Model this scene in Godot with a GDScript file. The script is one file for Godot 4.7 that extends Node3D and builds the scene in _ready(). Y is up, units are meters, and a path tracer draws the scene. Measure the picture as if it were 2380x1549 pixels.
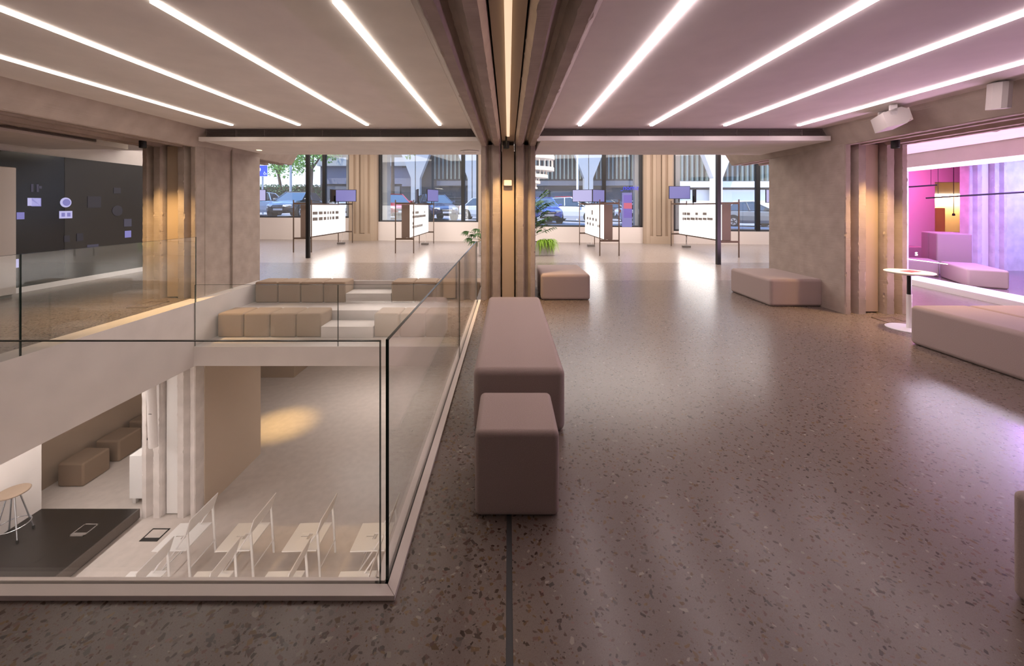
extends Node3D
# A concrete foyer: upper gallery with a glass-railed well, stepped seating, display lobby and street beyond.
# y is up; the camera looks along -z, so "deeper" is more negative z.

var M := {}
var used := {}
var cache := {}

# ---------------------------------------------------------------- mesh helper
class MB:
	var st := SurfaceTool.new()
	func _init():
		st.begin(Mesh.PRIMITIVE_TRIANGLES)
	func v(p, n, uv = Vector2.ZERO):
		st.set_normal(n)
		st.set_uv(uv)
		st.add_vertex(p)
	func tri(a, b, c, na, nb, nc, ua = Vector2.ZERO, ub = Vector2.ZERO, uc = Vector2.ZERO):
		var g = (a - c).cross(a - b)
		if g.dot(na + nb + nc) < 0.0:
			v(a, na, ua); v(c, nc, uc); v(b, nb, ub)
		else:
			v(a, na, ua); v(b, nb, ub); v(c, nc, uc)
	func quad(a, b, c, d, out):
		var n = (c - a).cross(d - b)
		if n.length_squared() < 1e-14:
			n = out
		n = n.normalized()
		if n.dot(out) < 0.0:
			n = -n
		tri(a, b, c, n, n, n, Vector2(0, 1), Vector2(1, 1), Vector2(1, 0))
		tri(a, c, d, n, n, n, Vector2(0, 1), Vector2(1, 0), Vector2(0, 0))
	func flat(a, b, c, out):
		var n = (b - a).cross(c - a).normalized()
		if n.dot(out) < 0.0:
			n = -n
		tri(a, b, c, n, n, n)
	func box(c, s, bs = Basis()):
		var h = s * 0.5
		for ax in 3:
			for sg in [-1.0, 1.0]:
				var n = Vector3.ZERO
				n[ax] = sg
				var u = Vector3.ZERO
				u[(ax + 1) % 3] = 1.0
				var w = Vector3.ZERO
				w[(ax + 2) % 3] = 1.0
				var f = n * h[ax]
				u = u * h[(ax + 1) % 3]
				w = w * h[(ax + 2) % 3]
				quad(c + bs * (f - u - w), c + bs * (f + u - w), c + bs * (f + u + w), c + bs * (f - u + w), bs * n)
		return self
	func span(a, b):
		# box between two corners
		return box((a + b) * 0.5, (b - a).abs())
	func rod(a, b, r, n = 8, r2 = -1.0, caps = true):
		var q = r if r2 < 0.0 else r2
		var ax = (b - a).normalized()
		var u = ax.cross(Vector3.UP if absf(ax.y) < 0.9 else Vector3.RIGHT).normalized()
		var w = ax.cross(u)
		for i in n:
			var t0 = TAU * i / n
			var t1 = TAU * (i + 1) / n
			var n0 = u * cos(t0) + w * sin(t0)
			var n1 = u * cos(t1) + w * sin(t1)
			tri(a + n0 * r, b + n0 * q, b + n1 * q, n0, n0, n1)
			tri(a + n0 * r, b + n1 * q, a + n1 * r, n0, n1, n1)
			if caps:
				tri(a, a + n0 * r, a + n1 * r, -ax, -ax, -ax)
				tri(b, b + n0 * q, b + n1 * q, ax, ax, ax)
		return self
	func path(pts, r, n = 6):
		for i in pts.size() - 1:
			rod(pts[i], pts[i + 1], r, n)
		return self
	func ext(pr, o, u, w, dir, length, caps = true):
		# prism: polygon pr in the plane (u, w), pushed along dir
		var area = 0.0
		for i in pr.size():
			area += pr[i].cross(pr[(i + 1) % pr.size()])
		var sg = 1.0 if area > 0.0 else -1.0
		for i in pr.size():
			var p = pr[i]
			var q = pr[(i + 1) % pr.size()]
			var e = q - p
			var n = (u * e.y - w * e.x) * sg
			var a = o + u * p.x + w * p.y
			var b = o + u * q.x + w * q.y
			quad(a, b, b + dir * length, a + dir * length, n)
		if caps:
			var ix = Geometry2D.triangulate_polygon(PackedVector2Array(pr))
			for k in range(0, ix.size(), 3):
				var t = []
				for j in 3:
					t.append(o + u * pr[ix[k + j]].x + w * pr[ix[k + j]].y)
				flat(t[0], t[1], t[2], -dir)
				flat(t[0] + dir * length, t[1] + dir * length, t[2] + dir * length, dir)
		return self
	func rough(pr, amps, o, u, w, dir, length, step, sd):
		# cast concrete: a prism whose arrises are chipped and uneven; only a narrow band along each arris moves
		var fine = []
		var fa = []
		for i in pr.size():
			var p = pr[i]
			if amps[i] <= 0.0:
				fine.append(p)
				fa.append(0.0)
				continue
			var p0 = pr[(i + pr.size() - 1) % pr.size()]
			var p1 = pr[(i + 1) % pr.size()]
			var l0 = minf(0.014, p.distance_to(p0) * 0.4)
			var l1 = minf(0.014, p.distance_to(p1) * 0.4)
			fine.append_array([p + (p0 - p).normalized() * l0, p, p + (p1 - p).normalized() * l1])
			fa.append_array([0.0, amps[i], 0.0])
		pr = fine
		amps = fa
		var rng = RandomNumberGenerator.new()
		rng.seed = sd
		var area = 0.0
		for i in pr.size():
			area += pr[i].cross(pr[(i + 1) % pr.size()])
		var sg = 1.0 if area > 0.0 else -1.0
		var n_st = int(ceil(length / step))
		var last = []
		for s in n_st + 1:
			var row = []
			for i in pr.size():
				var p = pr[i]
				var k = amps[i]
				if k > 0.0:
					var chip = rng.randf()
					chip = k * (0.35 * rng.randf_range(-1, 1) + (1.6 * (chip - 0.8) / 0.2 if chip > 0.8 else 0.0))
					p = p + Vector2(rng.randf_range(-1, 1), rng.randf_range(-1, 1)).normalized() * chip
				row.append(o + u * p.x + w * p.y + dir * minf(length, s * step))
			if s > 0:
				for i in pr.size():
					var j = (i + 1) % pr.size()
					var e = pr[j] - pr[i]
					quad(last[i], last[j], row[j], row[i], (u * e.y - w * e.x) * sg)
			last = row
		var ix = Geometry2D.triangulate_polygon(PackedVector2Array(pr))
		for k in range(0, ix.size(), 3):
			for z in [0.0, length]:
				var t = []
				for j in 3:
					t.append(o + u * pr[ix[k + j]].x + w * pr[ix[k + j]].y + dir * z)
				flat(t[0], t[1], t[2], dir * (z - length * 0.5))
		return self
	func lathe(pr, n = 24, c = Vector3.ZERO):
		# profile points (radius, height) turned about the y axis
		for k in pr.size() - 1:
			var p = pr[k]
			var q = pr[k + 1]
			var e = (q - p).normalized()
			for i in n:
				var t0 = TAU * i / n
				var t1 = TAU * (i + 1) / n
				var r0 = Vector3(cos(t0), 0, sin(t0))
				var r1 = Vector3(cos(t1), 0, sin(t1))
				var n0 = r0 * e.y - Vector3.UP * e.x
				var n1 = r1 * e.y - Vector3.UP * e.x
				var a = c + r0 * p.x + Vector3.UP * p.y
				var b = c + r1 * p.x + Vector3.UP * p.y
				var d = c + r1 * q.x + Vector3.UP * q.y
				var f = c + r0 * q.x + Vector3.UP * q.y
				tri(a, b, d, n0, n1, n1)
				tri(a, d, f, n0, n1, n0)
		return self
	func rbox(s, r, k = 4, c = Vector3.ZERO, bs = Basis()):
		# block with rounded edges
		var h = s * 0.5
		for ax in 3:
			for sg in [-1.0, 1.0]:
				var iu = (ax + 1) % 3
				var iv = (ax + 2) % 3
				var lu = []
				var lv = []
				for i in k + 1:
					lu.append(-h[iu] + r * i / k)
					lv.append(-h[iv] + r * i / k)
				for i in k + 1:
					lu.append(h[iu] - r * (k - i) / k)
					lv.append(h[iv] - r * (k - i) / k)
				var g = []
				for a in lu:
					var row = []
					for b in lv:
						var p = Vector3.ZERO
						p[ax] = sg * h[ax]
						p[iu] = a
						p[iv] = b
						var q = p.clamp(-h + Vector3.ONE * r, h - Vector3.ONE * r)
						var n = (p - q).normalized()
						row.append([c + bs * (q + n * r), bs * n])
					g.append(row)
				for i in lu.size() - 1:
					for j in lv.size() - 1:
						var a = g[i][j]
						var b = g[i + 1][j]
						var d = g[i + 1][j + 1]
						var f = g[i][j + 1]
						tri(a[0], b[0], d[0], a[1], b[1], d[1])
						tri(a[0], d[0], f[0], a[1], d[1], f[1])
		return self
	func m():
		return st.commit()

func V(x, y, z):
	return Vector3(x, y, z)

# ---------------------------------------------------------------- scene helpers
func numbered(called):
	if not used.has(called):
		used[called] = 0
		return called
	used[called] += 1
	return "%s_%03d" % [called, used[called]]

func tag(o, label, category, group = "", kind = ""):
	o.set_meta("label", label)
	if category != "":
		o.set_meta("category", category)
	if group != "":
		o.set_meta("group", group)
	if kind != "":
		o.set_meta("kind", kind)

func thing(called, label, category, at = Vector3.ZERO, turn = 0.0, group = "", kind = ""):
	var o = Node3D.new()
	o.name = numbered(called)
	add_child(o)
	o.position = at
	o.rotation.y = turn
	tag(o, label, category, group, kind)
	return o

func part(parent, called, mesh, material, at = Vector3.ZERO, rot = Vector3.ZERO):
	var o = MeshInstance3D.new()
	o.name = called
	o.mesh = mesh
	o.material_override = material
	parent.add_child(o, true)
	o.position = at
	o.rotation = rot
	return o

func single(called, label, category, mesh, material, at = Vector3.ZERO, group = "", kind = "", turn = 0.0):
	var o = MeshInstance3D.new()
	o.name = numbered(called)
	o.mesh = mesh
	o.material_override = material
	add_child(o)
	o.position = at
	o.rotation.y = turn
	tag(o, label, category, group, kind)
	return o

func copy_of(o, at, turn, label = ""):
	var base = String(o.name)
	var c = o.duplicate()
	c.name = numbered(base)
	add_child(c)
	c.position = at
	c.rotation.y = turn
	if label != "":
		c.set_meta("label", label)
	return c

func area(parent, at, size, color, energy, rot = Vector3(-PI / 2, 0, 0)):
	var l = AreaLight3D.new()
	l.name = "area_light"
	l.area_size = size
	l.light_color = color
	l.light_energy = energy
	l.area_normalize_energy = true
	l.shadow_enabled = true
	l.area_range = 40.0
	parent.add_child(l, true)
	l.position = at
	l.rotation = rot
	return l

func spot(parent, at, towards, color, energy, angle, size = 0.03, soft = 0.6):
	var l = SpotLight3D.new()
	l.name = "spot_light"
	l.light_color = color
	l.light_energy = energy
	l.spot_angle = angle
	l.spot_angle_attenuation = soft
	l.light_size = size
	l.spot_range = 30.0
	l.spot_attenuation = 2.0
	l.shadow_enabled = true
	parent.add_child(l, true)
	l.position = at
	var d = towards.normalized()
	var up = Vector3.UP if absf(d.y) < 0.95 else Vector3.FORWARD
	l.basis = Basis.looking_at(d, up)
	return l

func omni(parent, at, color, energy, size):
	var l = OmniLight3D.new()
	l.name = "omni_light"
	l.light_color = color
	l.light_energy = energy
	l.light_size = size
	l.omni_range = 30.0
	l.omni_attenuation = 2.0
	l.shadow_enabled = true
	parent.add_child(l, true)
	l.position = at
	return l

# ---------------------------------------------------------------- materials
func mat(key, color, rough = 0.8, metal = 0.0, spec = 0.5):
	var m = StandardMaterial3D.new()
	m.resource_name = key
	m.albedo_color = color
	m.roughness = rough
	m.metallic = metal
	m.metallic_specular = spec
	M[key] = m
	return m

func glow(key, color, energy, base = Color(0.9, 0.9, 0.9)):
	var m = mat(key, base, 0.6)
	m.emission_enabled = true
	m.emission = color
	m.emission_energy_multiplier = energy
	return m

func tri_uv(m, scale):
	m.uv1_triplanar = true
	m.uv1_world_triplanar = true
	m.uv1_scale = Vector3.ONE * scale
	m.uv1_triplanar_sharpness = 4.0

func terrazzo(sd, n_chips, biggest, lift = 0):
	# ground concrete: a fine sandy matrix with angular stone chips cut flat
	var n = 1536
	var rng = RandomNumberGenerator.new()
	rng.seed = sd
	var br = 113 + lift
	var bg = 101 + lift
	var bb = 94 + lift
	# sandy matrix: rows cut from one long run of grains
	var pool = PackedByteArray()
	var s = sd * 7919 + 12345
	for i in n * 40:
		s = (s * 1103515245 + 12345) & 0x7fffffff
		var e = ((s >> 16) & 15) - 7
		if (s >> 21) & 127 == 0:
			e -= 22
		pool.append(br + e)
		pool.append(bg + e)
		pool.append(bb + e)
	var data = PackedByteArray()
	for y in n:
		var off = rng.randi_range(0, n * 39 - 1) * 3
		data.append_array(pool.slice(off, off + n * 3))
	var tones = [[72, 59, 51], [82, 66, 56], [64, 52, 46], [96, 77, 58], [90, 69, 62], [102, 90, 82], [106, 85, 62], [84, 77, 72], [110, 87, 80], [130, 120, 112]]
	for c in n_chips:
		var r = 1.0 + biggest * pow(rng.randf(), 3.6)
		var cx = rng.randi_range(0, n - 1)
		var cy = rng.randi_range(0, n - 1)
		var t = tones[rng.randi_range(0, tones.size() - 1)]
		var j = rng.randi_range(-14, 14)
		var ang = rng.randf() * TAU
		var ca = cos(ang)
		var sa = sin(ang)
		var stretch = rng.randf_range(1.0, 2.1)
		var pl = []
		var sides = rng.randi_range(4, 7)
		for i in sides:
			var th = TAU * (i + rng.randf_range(-0.3, 0.3)) / sides
			pl.append([cos(th), sin(th), r * rng.randf_range(0.55, 1.0)])
		var reach = int(ceil(r * 1.7 * stretch))
		for dy in range(-reach, reach + 1):
			for dx in range(-reach, reach + 1):
				var x = (dx * ca + dy * sa) / stretch
				var y = (-dx * sa + dy * ca)
				var inside = true
				for q in pl:
					if x * q[0] + y * q[1] > q[2]:
						inside = false
						break
				if inside:
					var k = (((cy + dy + n) % n) * n + (cx + dx + n) % n) * 3
					data[k] = clampi(t[0] + j + lift, 0, 255)
					data[k + 1] = clampi(t[1] + j + lift, 0, 255)
					data[k + 2] = clampi(t[2] + j + lift, 0, 255)
	return ImageTexture.create_from_image(Image.create_from_data(n, n, false, Image.FORMAT_RGB8, data))

func board_marks(sd):
	# height of sawn-board formwork: fine saw lines across, broken and uneven
	var n = 512
	var rng = RandomNumberGenerator.new()
	rng.seed = sd
	var data = PackedByteArray()
	data.resize(n * n)
	var noise = FastNoiseLite.new()
	noise.seed = sd
	noise.frequency = 0.012
	var line = 0.0
	for y in n:
		if y % 5 == 0:
			line = rng.randf_range(-1, 1) * 46.0
		var deep = 70.0 if y % 128 < 3 else 0.0
		for x in n:
			var k = noise.get_noise_2d(x, y * 0.6)
			data[y * n + x] = clampi(int(150.0 + line * clampf(0.5 + k * 1.6, 0.0, 1.0) - deep * clampf(0.5 + k * 2.0, 0.0, 1.0) + rng.randf() * 10.0), 0, 255)
	return ImageTexture.create_from_image(Image.create_from_data(n, n, false, Image.FORMAT_L8, data))

func soft_noise(sd, freq, lo, hi, size = 512):
	var t = NoiseTexture2D.new()
	var f = FastNoiseLite.new()
	f.seed = sd
	f.frequency = freq
	f.fractal_octaves = 4
	t.noise = f
	t.seamless = true
	t.width = size
	t.height = size
	var g = Gradient.new()
	g.colors = PackedColorArray([lo, hi])
	t.color_ramp = g
	return t

func make_materials():
	var m
	for a in [["terrazzo", 3, 17000, 8.0, 0], ["terrazzo_sparse", 8, 11500, 6.6, 0], ["terrazzo_half_lit", 9, 11500, 6.6, 14], ["terrazzo_lit", 10, 9000, 6.0, 34]]:  # the last two are lifted copies that hold the lobby light in their colour
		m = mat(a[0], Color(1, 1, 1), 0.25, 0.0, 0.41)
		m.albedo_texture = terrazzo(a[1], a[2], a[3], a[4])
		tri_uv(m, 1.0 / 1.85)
	var marks = board_marks(11)
	for a in [["concrete", Color(0.67, 0.61, 0.57)], ["concrete_white", Color(0.88, 0.85, 0.83)]]:
		m = mat(a[0], a[1], 0.85, 0.0, 0.35)
		m.albedo_texture = soft_noise(21, 0.006, Color(0.9, 0.9, 0.9), Color(1, 1, 1))
		m.heightmap_enabled = true
		m.heightmap_texture = marks
		m.heightmap_scale = 0.35 if a[0] == "concrete" else 0.2
		tri_uv(m, 1.0)
	mat("infill", Color(0.68, 0.6, 0.52), 0.7)
	mat("rubber", Color(0.13, 0.13, 0.13), 0.8)
	m = mat("plaster", Color(0.9, 0.87, 0.85), 0.85)
	m.albedo_texture = soft_noise(5, 0.01, Color(0.96, 0.96, 0.96), Color(1, 1, 1))
	tri_uv(m, 0.4)
	m = mat("fascia", Color(0.79, 0.76, 0.745), 0.8)
	m.albedo_texture = soft_noise(6, 0.01, Color(0.95, 0.95, 0.95), Color(1, 1, 1))
	tri_uv(m, 0.4)
	mat("plaster_tan", Color(0.74, 0.67, 0.6), 0.85)
	mat("plaster_lobby", Color(0.86, 0.815, 0.79), 0.8)
	mat("brown_wall", Color(0.6, 0.52, 0.45), 0.8)
	m = mat("lower_floor", Color(0.79, 0.75, 0.72), 0.4)
	m.albedo_texture = soft_noise(9, 0.02, Color(0.93, 0.93, 0.93), Color(1, 1, 1))
	tri_uv(m, 0.5)
	mat("kerb", Color(0.84, 0.8, 0.77), 0.45)
	mat("joint", Color(0.22, 0.22, 0.22), 0.6)
	mat("stage", Color(0.13, 0.11, 0.1), 0.32)
	mat("stage_side_lit", Color(0.42, 0.39, 0.37), 0.3, 0.6)
	for a in [["fabric", Color(0.66, 0.59, 0.57)], ["fabric_tan", Color(0.62, 0.54, 0.47)], ["fabric_brown", Color(0.53, 0.45, 0.38)]]:
		m = mat(a[0], a[1], 0.95, 0.0, 0.25)
		m.rim_enabled = true
		m.rim = 0.3
		m.rim_tint = 0.5
		m.albedo_texture = soft_noise(31, 0.2, Color(0.93, 0.93, 0.93), Color(1, 1, 1), 256)
		m.heightmap_enabled = true
		m.heightmap_texture = soft_noise(32, 0.25, Color(0, 0, 0), Color(1, 1, 1), 256)
		m.heightmap_scale = 0.06
		tri_uv(m, 2.2)
	m = mat("glass", Color(0.9, 1.0, 0.96, 0.03), 0.02)
	m.transparency = BaseMaterial3D.TRANSPARENCY_ALPHA
	m = mat("window_glass", Color(0.92, 0.97, 1.0, 0.03), 0.02)
	m.transparency = BaseMaterial3D.TRANSPARENCY_ALPHA
	mat("glass_edge", Color(0.09, 0.16, 0.14), 0.15)
	mat("black_metal", Color(0.07, 0.065, 0.065), 0.45)
	mat("frame_grey", Color(0.2, 0.2, 0.21), 0.5)
	mat("steel", Color(0.62, 0.6, 0.58), 0.3, 1.0)
	mat("brushed", Color(0.8, 0.76, 0.73), 0.45, 0.5)
	mat("bronze", Color(0.4, 0.33, 0.28), 0.5, 0.3)
	mat("bronze_end", Color(0.47, 0.4, 0.36), 0.55)
	mat("white_paint", Color(0.9, 0.89, 0.88), 0.45)
	mat("white_plastic", Color(0.86, 0.84, 0.83), 0.5)
	mat("speaker_grey", Color(0.7, 0.67, 0.65), 0.6)
	mat("coral", Color(0.9, 0.66, 0.6), 0.7)
	mat("grille", Color(0.5, 0.45, 0.44), 0.6)
	mat("led_black", Color(0.07, 0.06, 0.06), 0.18)
	mat("led_hazed", Color(0.2, 0.19, 0.18), 0.3)
	mat("plate_grey", Color(0.45, 0.42, 0.4), 0.6)
	mat("red_print", Color(0.62, 0.2, 0.22), 0.6)
	mat("print_violet", Color(0.4, 0.36, 0.68), 0.6)
	mat("print_rose", Color(0.68, 0.36, 0.46), 0.6)
	mat("leaf", Color(0.2, 0.34, 0.12), 0.6)
	m = mat("leaf_bright", Color(0.55, 0.72, 0.18), 0.6)
	m = mat("tree_leaf", Color(0.34, 0.5, 0.2), 0.7)
	m.backlight_enabled = true
	m.backlight = Color(0.3, 0.45, 0.12)
	mat("hedge_leaf", Color(0.24, 0.36, 0.22), 0.7)
	mat("bark", Color(0.28, 0.22, 0.17), 0.9)
	mat("asphalt", Color(0.5, 0.51, 0.54), 0.9)
	mat("pavement", Color(0.68, 0.68, 0.7), 0.9)
	mat("facade_dark", Color(0.17, 0.18, 0.21), 0.6)
	mat("facade_mid", Color(0.3, 0.32, 0.36), 0.6)
	mat("facade_slat", Color(0.4, 0.45, 0.43), 0.5)
	mat("facade_concrete", Color(0.58, 0.6, 0.62), 0.8)
	mat("facade_white", Color(0.85, 0.84, 0.82), 0.8)
	mat("blind", Color(0.36, 0.38, 0.46), 0.6)
	mat("car_glass", Color(0.12, 0.15, 0.17), 0.05, 0.0, 0.8)
	mat("tyre", Color(0.05, 0.05, 0.05), 0.8)
	mat("rim_metal", Color(0.75, 0.76, 0.78), 0.3, 0.7)
	mat("chrome", Color(0.85, 0.86, 0.88), 0.15, 0.9)
	mat("headlamp", Color(0.85, 0.9, 0.93), 0.1)
	mat("tail_lamp", Color(0.6, 0.06, 0.06), 0.2)
	mat("number_plate", Color(0.85, 0.88, 0.92), 0.4)
	mat("sign_blue", Color(0.08, 0.22, 0.75), 0.4)
	mat("sign_white", Color(0.95, 0.95, 0.95), 0.5)
	glow("led_white", Color(1.0, 0.95, 0.9), 5.4)
	glow("led_rose", Color(1.0, 0.92, 0.94), 13.0)
	glow("lamp_white", Color(1.0, 0.96, 0.92), 1.6)
	glow("led_cove", Color(1.0, 0.86, 0.7), 0.85)
	glow("light_box", Color(1.0, 0.98, 0.97), 1.15)
	glow("soffit_glow", Color(0.97, 0.96, 1.0), 0.9)
	glow("sill_rose", Color(1.0, 0.8, 0.95), 1.0)
	glow("lens_warm", Color(1.0, 0.9, 0.7), 2.0)
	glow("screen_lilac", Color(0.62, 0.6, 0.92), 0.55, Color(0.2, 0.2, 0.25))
	glow("screen_bright", Color(0.82, 0.8, 1.0), 0.75, Color(0.2, 0.2, 0.25))
	glow("screen_dim", Color(0.42, 0.4, 0.5), 0.32, Color(0.1, 0.1, 0.12))
	glow("screen_faint", Color(0.36, 0.33, 0.4), 0.16, Color(0.1, 0.1, 0.12))
	glow("reflection_blue", Color(0.25, 0.25, 1.0), 0.9, Color(0.1, 0.1, 0.4))
	glow("orange_strip", Color(1.0, 0.93, 0.8), 1.6)
	mat("pink_wall", Color(0.86, 0.8, 0.82), 0.8)

# ---------------------------------------------------------------- the building
func _ready():
	# camera: level, with the lens shifted down
	var cam = Camera3D.new()
	cam.name = "camera"
	cam.projection = Camera3D.PROJECTION_FRUSTUM
	cam.near = 0.1
	cam.far = 300.0
	cam.size = 0.1 * 1549.0 / 900.0
	cam.frustum_offset = Vector2(0.1 * 9.0 / 900.0, -0.1 * 294.5 / 900.0)
	cam.position = V(0, 1.6, 0)
	add_child(cam)
	cam.current = true
	# sky, sun, exposure
	var env = Environment.new()
	env.background_mode = Environment.BG_SKY
	var sky = Sky.new()
	var sm = ProceduralSkyMaterial.new()
	sm.sky_top_color = Color(0.5, 0.68, 0.95)
	sm.sky_horizon_color = Color(0.92, 0.95, 1.0)
	sm.ground_horizon_color = Color(0.7, 0.7, 0.7)
	sm.ground_bottom_color = Color(0.4, 0.4, 0.4)
	sm.sky_energy_multiplier = 1.9
	sky.sky_material = sm
	env.sky = sky
	env.tonemap_mode = Environment.TONE_MAPPER_LINEAR
	env.tonemap_exposure = 1.0
	env.sdfgi_enabled = true
	env.ssao_enabled = true
	env.ssil_enabled = true
	var we = WorldEnvironment.new()
	we.name = "world_environment"
	we.environment = env
	add_child(we)
	var sun = DirectionalLight3D.new()
	sun.name = "sun"
	sun.light_color = Color(1.0, 0.95, 0.86)
	sun.light_energy = 2.4
	sun.light_angular_distance = 0.6
	sun.shadow_enabled = true
	add_child(sun)
	sun.basis = Basis.looking_at(V(0.45, -1.0, -0.4).normalized(), Vector3.UP)

	make_materials()
	build_shell()
	build_lower_room()
	build_frames()
	build_ceilings()
	build_lights()
	build_glass()
	build_steps()
	build_seats()
	build_left_zone()
	build_right_zone()
	build_window_wall()
	build_lobby()
	build_street()
	build_small()

func slab(called, label, a, b, material, category = "floor"):
	return single(called, label, category, MB.new().span(a, b).m(), material, Vector3.ZERO, "", "structure")

func build_shell():
	# upper floor round the well; two pours meet at the black joint
	var f = thing("floor", "polished terrazzo concrete floor with brown and ochre stone chips", "floor", Vector3.ZERO, 0.0, "", "structure")
	var l = MB.new()
	l.span(V(-14.5, -0.3, -8.36), V(-5.215, 0, 4.0))
	l.span(V(-5.215, -0.3, -1.645), V(-0.008, 0, 4.0))
	l.span(V(-0.545, -0.3, -8.36), V(-0.008, 0, -1.645))
	part(f, "dense_pour", l.m(), M.terrazzo)
	part(f, "sparse_pour", MB.new().span(V(0.018, -0.3, -8.36), V(14.5, 0, 4.0)).m(), M.terrazzo_sparse)
	part(f, "half_lit_floor", MB.new().span(V(-14.5, -0.3, -11.0), V(14.5, 0, -8.36)).m(), M.terrazzo_half_lit)  # same floor, its colour raised in steps for the brighter lobby light
	part(f, "lit_floor", MB.new().span(V(-14.5, -0.3, -20.5), V(14.5, 0, -11.0)).m(), M.terrazzo_lit)
	part(f, "joint_strip", MB.new().span(V(-0.008, -0.3, -8.36), V(0.018, -0.002, 4.0)).m(), M.joint)
	# edge of the well: plastered fascias and the pale kerb that holds the glass
	slab("wall_well_far_side", "deep plastered edge of the gallery slab beside the well", V(-5.5, -1.05, -6.7), V(-5.2, 0.001, -1.645), M.fascia, "wall")
	slab("wall_well_near", "slab edge under the kerb of the well", V(-5.2, -1.05, -1.6), V(-0.3, -0.3, -1.3), M.plaster, "wall")
	slab("wall_well_side", "tall plastered wall below the railing kerb", V(-0.56, -3.8, -13.6), V(-0.3, -0.3, -1.3), M.plaster_tan, "wall")
	var k = thing("trim_1", "pale metal kerb holding the glass railing round the well", "kerb", Vector3.ZERO, 0.0, "", "structure")
	# near run: outer strip, dark slot, inner strip, mitred against the long run
	part(k, "outer_strip", MB.new().ext([Vector2(-5.2, 1.57), Vector2(-0.462, 1.57), Vector2(-0.506, 1.62), Vector2(-5.2, 1.62)], V(0, -0.02, 0), V(1, 0, 0), V(0, 0, -1), V(0, 1, 0), 0.04).m(), M.kerb)
	part(k, "gasket", MB.new().span(V(-5.2, -0.05, -1.636), V(-0.5, 0.004, -1.619)).m(), M.rubber)
	part(k, "inner_strip", MB.new().span(V(-5.2, -0.25, -1.652), V(-0.55, 0.018, -1.636)).m(), M.kerb)
	part(k, "outer_strip", MB.new().ext([Vector2(-0.46, 1.57), Vector2(-0.46, 6.56), Vector2(-0.503, 6.56), Vector2(-0.503, 1.62)], V(0, -0.02, 0), V(1, 0, 0), V(0, 0, -1), V(0, 1, 0), 0.04).m(), M.kerb)
	part(k, "gasket", MB.new().span(V(-0.521, -0.05, -6.56), V(-0.5, 0.004, -1.63)).m(), M.rubber)
	part(k, "inner_strip", MB.new().span(V(-0.562, -0.25, -6.56), V(-0.521, 0.018, -1.636)).m(), M.kerb)
	# outer envelope
	slab("wall_back", "plain wall behind the gallery", V(-14.5, -0.3, 4.0), V(14.5, 5.0, 4.3), M.plaster, "wall")
	slab("wall_outer_west", "plain outer wall of the hall", V(-14.8, -0.3, -22.0), V(-14.5, 5.0, 4.3), M.plaster_lobby, "wall")
	slab("wall_outer_east", "plain outer wall of the hall beyond the lounge", V(17.5, -0.3, -22.0), V(17.8, 5.0, 4.3), M.plaster_lobby, "wall")
	slab("floor_lounge", "grey floor of the colour lit lounge", V(14.5, -0.3, -20.5), V(17.5, 0, 4.0), M.terrazzo_sparse, "floor")
	# short cross walls in line with the columns
	slab("wall_left", "short board marked concrete wall beside the stepped seating", V(-5.95, 0, -8.42), V(-5.4, 2.95, -6.9), M.concrete, "wall")
	slab("wall_right", "short board marked concrete wall beside the wide ottoman", V(5.02, 0, -7.45), V(5.6, 2.82, -5.9), M.concrete, "wall")
	single("conduit_pipe", "thin painted conduit running up the concrete wall by the steps", "pipe", MB.new().rod(V(-5.375, 0, -7.55), V(-5.375, 2.72, -7.55), 0.016, 8).m(), M.concrete)
	# bulkhead above the soffits, closing the hall towards the higher lobby
	slab("wall_bulkhead", "wall above the lowered soffits facing the lobby", V(-5.4, 2.95, -8.4), V(0.55, 4.9, -8.25), M.plaster_lobby, "wall")
	slab("wall_bulkhead_east", "wall above the bench side soffit facing the lobby", V(0.4, 2.8, -7.65), V(5.2, 4.9, -7.5), M.plaster_lobby, "wall")
	slab("wall_bulkhead_step", "return wall between the two bulkheads", V(0.4, 2.62, -8.4), V(0.55, 4.9, -7.5), M.plaster_lobby, "wall")

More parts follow.
